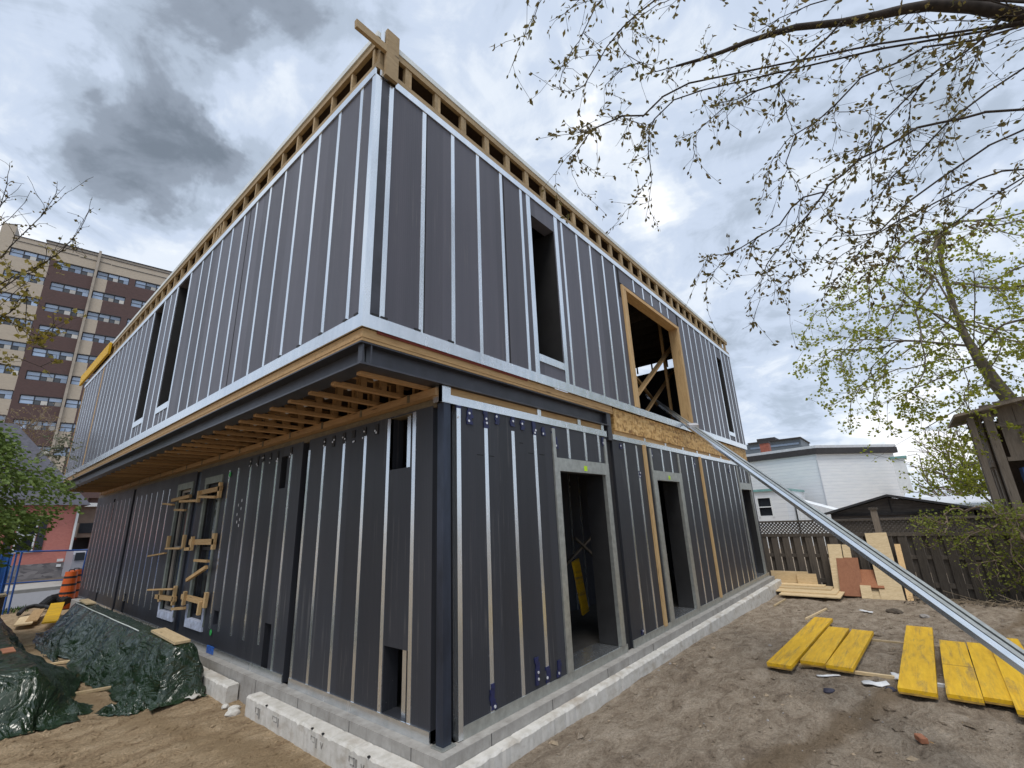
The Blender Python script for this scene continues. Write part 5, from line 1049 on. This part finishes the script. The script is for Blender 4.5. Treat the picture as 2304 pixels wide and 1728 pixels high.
# --- yellow-green tree behind the playhouse
def crown_tree(name, lb, limbs, trunk, ntips, sampler, seed, leafmat, barkmat, lsize, per, spread, r_tip=.005, power=.44, rmax=.2, droop=.0, trunk_r=None, wob=.1, lw=.42, step=.2):
    r = random.Random(seed); G = Grow(); G.limb(trunk)
    for L in limbs: G.limb([tuple(p) for p in L], 'near')
    tips = [sampler(r) for _ in range(ntips)]; c = Vector(trunk[-1]); tips.sort(key=lambda p: (Vector(p)-c).length)
    lv = MB()
    for q in tips:
        ids = G.reach(q, r, step, wob, droop)
        for t, j in enumerate(ids):
            w = (t+1)/len(ids)
            for _ in range(per if w > .45 else (1 if r.random() < .25 else 0)):
                if r.random() < .8: leaf_at(lv, Vector(G.P[j])+rv(r, spread), rv(r)+Vector((0, 0, -.2)), r.uniform(*lsize), r, lw)
        if ids:
            for _ in range(per+1): leaf_at(lv, Vector(G.P[ids[-1]])+rv(r, spread*.6), rv(r), r.uniform(*lsize), r, lw)
    o = thing(name, lb, 'tree', trunk[0]); G.mesh(r_tip, power, rmax).build('branches', barkmat, o, smooth=True)
    if trunk_r: MB().tube(trunk, trunk_r, 10).build('trunk', barkmat, o, smooth=True)
    lv.build('crown', leafmat, o); return o
def sB(r):
    while True:
        y = r.uniform(-9.0, -1.2); z = r.uniform(2.6, 8.8); x = r.uniform(10.6, 13.6)
        e = ((y+5.1)/3.8)**2+((z-5.5)/3.1)**2+((x-12.2)/1.5)**2
        if e < 1 and (z > 3.6 or y < -2.7): return (x, y, z)
trunkB = [(13.3, -5.75, -.4), (13.2, -5.7, 1.5), (13.05, -5.6, 3.0)]+TB[0]
crown_tree('spring_tree', 'tree with fresh yellow green leaves behind the wooden playhouse', TB[1:]+[[(12.7, -5.0, 4.3), (12.3, -4.5, 3.75), (12.5, -3.9, 3.45), (12.7, -3.2, 3.1), (12.9, -2.6, 2.75)]], trunkB, 1250, sB, 12, 'leaf_maple', 'bark_grey', (.05, .108), 3, .055, .0036, .42, .12, .02, [.20, .18, .165, .15, .135, .11, .08, .05, .03, .015][:len(trunkB)])
# --- budding tree at the left edge
r = random.Random(8); G = Grow(); tid = G.limb([(-4.6, 5.6, -.4), (-4.5, 5.5, 1.5), (-4.3, 5.3, 3.0), (-3.9, 5.0, 4.0)])
for L in TCC:
    A_ = np.array(G.P[:len(tid)]); q = np.array(L[0]); i = int(np.argmin(((A_-q)**2).sum(1)+.3*(A_[:, 2]-q[2]+.8)**2)); G.limb([tuple(p) for p in L], i)
lv = MB(); lg = MB()
for L in TCC:
    for a in range(1, len(L)):
        p0, p1 = Vector(L[a-1]), Vector(L[a]); d = (p1-p0).normalized()
        for _ in range(max(2, int((p1-p0).length*26))):
            p = p0.lerp(p1, r.random()); q = p+d*r.uniform(.0, .1)+rv(r, .09); ids = G.reach(tuple(q), r, .05, .1)
            hi = p.z > 4.75
            for j in ids:
                if r.random() < .6:
                    for _ in range(1 if hi else 2): leaf_at(lv if hi else lg, Vector(G.P[j])+rv(r, .012), rv(r), r.uniform(.022, .04) if hi else r.uniform(.035, .07), r, .45)
        for _ in range(3): leaf_at(lv, p0.lerp(p1, r.random())+rv(r, .01), d+rv(r, .7), r.uniform(.02, .035), r, .4)
T_C = thing('budding_tree', 'thin budding branches reaching in from the left edge against the sky', 'tree', (-4.6, 5.6, -.4))
G.mesh(.0022, .34, .08).build('branches', 'bark', T_C, smooth=True); lv.build('crown', 'leaf_bud', T_C); lg.build('young_leaves', 'leaf_yellow', T_C)
MB().tube([(-4.6, 5.6, -.5), (-4.5, 5.5, 1.5), (-4.3, 5.3, 3.0), (-3.9, 5.0, 4.0)], [.13, .11, .09, .06], 9).build('trunk', 'bark', T_C, smooth=True)
# --- feathery evergreen at the left
def evergreen(name, lb, cx, cy, z0, z1, rx, seed, n, lm='leaf_cedar', ls=(.05, .11), prof=None, gap=.0, stem=None):
    r = random.Random(seed); lv = MB(); br = MB(); br.tube(stem or [(cx, cy, -.4), (cx, cy, z1*.9)], [.10, .02] if not stem else [.02, .012], 8)
    sprays = []
    for i in range(n):
        u = r.random(); z = z0+(z1-z0)*u; R_ = rx*(prof(u) if prof else (1-u)**.6); a = r.uniform(0, 6.2832); k = math.sqrt(r.random()); rr = R_*(.35+.65*k)*(1+.25*mnoise.noise((a*2, z*1.5, seed)))
        if mnoise.noise((math.cos(a)*2, math.sin(a)*2, z*2.3+seed)) < -.25+gap: continue
        p = Vector((cx+rr*math.cos(a), cy+rr*math.sin(a), z)); d = Vector((math.cos(a), math.sin(a), -.35+r.gauss(0, .25)))
        br.tube([(cx+rr*.35*math.cos(a), cy+rr*.35*math.sin(a), z+.12), tuple(p)], [.012, .004], 3, False) if i % 4 == 0 else None
        side = d.cross(Vector((0, 0, 1))).normalized()
        for _ in range(16):
            t = r.uniform(-.25, .3); q = p+d*t+side*r.gauss(0, .09)+Vector((0, 0, r.gauss(0, .05)-.25*abs(t)))
            leaf_at(lv, q, d+side*r.gauss(0, .6)+Vector((0, 0, r.gauss(-.2, .35))), r.uniform(*ls), r, .3)
    o = thing(name, lb, 'tree', (cx, cy, -.3)); br.build('trunk', 'bark_grey', o); lv.build('crown', lm, o); return o
evergreen('evergreen_tree', 'bushy evergreen at the left edge in front of the salmon house', -2.95, 10.4, 1.45, 4.15, 1.62, 5, 1250, ls=(.055, .12), gap=.12, prof=lambda u: (.50+.52*math.sin(min(1, u*1.25)*2.9))*(1-u**4))
evergreen('shrub', 'sparse dull green branch tips in front of the far end of the upper storey', -1.3, 12.8, 2.5, 4.2, .38, 9, 46, 'leaf_dull', (.05, .1), gap=.1, stem=[(-3.2, 11.6, 2.4), (-1.35, 12.8, 3.2)])
# --- small bare trees with russet and yellow buds before the tower
def sE(r):
    while True:
        x = r.uniform(-2.4, 1.2); z = r.uniform(5.5, 10.3); y = r.uniform(38.6, 41.4)
        if ((x+.5)/1.7)**2+((z-7.8)/2.5)**2 < 1: return (x, y, z)
crown_tree('yellow_tree', 'hazy yellow brown tree in front of the apartment tower', [], [(-.3, 40, -.3), (-.3, 40, 4.5)], 170, sE, 3, 'leaf_russet', 'bark_tan', (.07, .14), 2, .16, .009, .42, .12, 0, [.16, .10], step=.4)
def sF(r): 
    while True:
        y = r.uniform(-6.6, -3.0); z = r.uniform(.3, 5.0); x = r.uniform(25, 28)
        if ((y+4.9)/1.6)**2+((z-2.4)/2.8)**2 < 1: return (x, y, z)
crown_tree('bare_tree', 'leafless purple brown tree beside the white house', [], [(26, -5.0, -.4), (26, -5.0, .8)], 260, sF, 5, 'leaf_russet', 'bark_tan', (.03, .06), 0, .05, .012, .40, .10, 0, [.14, .10], step=.35, wob=.03)
def sG(r): return (r.uniform(17.2, 19), r.gauss(-5.1, .75), 1.5+abs(r.gauss(0, .95))+.3)
crown_tree('yellow_bush', 'bright yellow green bush behind the fence left of the playhouse', [], [(18, -5.1, -.4), (18, -5.1, .9)], 330, sG, 15, 'leaf_maple', 'bark_grey', (.06, .12), 4, .11, .006, .42, .06, 0, [.08, .05])
# --- leafy vine hanging over the fence at the right
def sV(r):
    while True:
        y = r.uniform(-6.2, -3.0); z = r.uniform(-.2, 1.75); x = r.uniform(10.75, 11.6)
        top = 1.42+.22*smooth(-3.6, -4.6, y); lo = .8 if y > -3.5 else .8-(1.1*smooth(-3.5, -4.1, y))
        if z < top and z > lo-.25*r.random() and r.random() < (.9 if z > .9 else .7): return (x, y, z)
crown_tree('climbing_bush', 'straggly green bush overhanging the board fence at the right', [], [(11.3, -4.9, -.4), (11.3, -4.8, .7), (11.3, -4.6, 1.25)], 470, sV, 22, 'leaf_vine', 'bark_tan', (.03, .07), 3, .07, .0035, .40, .03, .03, [.05, .045, .03])
# dry twigs at the foot of the fence
r = random.Random(2); m = MB()
for i in range(130):
    x = r.uniform(10.8, 11.7); y = r.uniform(-5.5, -2.7); z = gz(x, y)+.02; d = Vector((r.gauss(0, .6), r.gauss(0, 1), abs(r.gauss(.1, .25))))*.3; m.bar((x, y, z), (x+d.x, y+d.y, z+d.z), .008, .008)
o = m.build('dry_twigs', 'dry_stick'); o['kind'] = 'stuff'; o['label'] = 'tangle of dry twigs at the foot of the fence'; o['category'] = 'twigs'
m = MB()
for i in range(500):
    x = r.uniform(10.4, 11.7); y = r.uniform(-7, -2.6); leaf_at(m, (x, y, gz(x, y)+.012), rv(r)*Vector((1, 1, .15)), r.uniform(.03, .08), r, .4)
o = m.build('fallen_leaves', 'bed_soil'); o['kind'] = 'stuff'; o['label'] = 'dark fallen leaves along the fence'; o['category'] = 'leaves'
m = MB()
for i in range(500):
    x = r.uniform(-2.5, -.8); y = r.uniform(16.4, 17.4); leaf_at(m, (x, y, gz(x, y)), Vector((r.gauss(0, .3), r.gauss(0, .3), 1)), r.uniform(.05, .14), r, .12)
o = m.build('grass', 'grass_green'); o['kind'] = 'stuff'; o['label'] = 'tuft of grass under the blue fence'; o['category'] = 'grass'
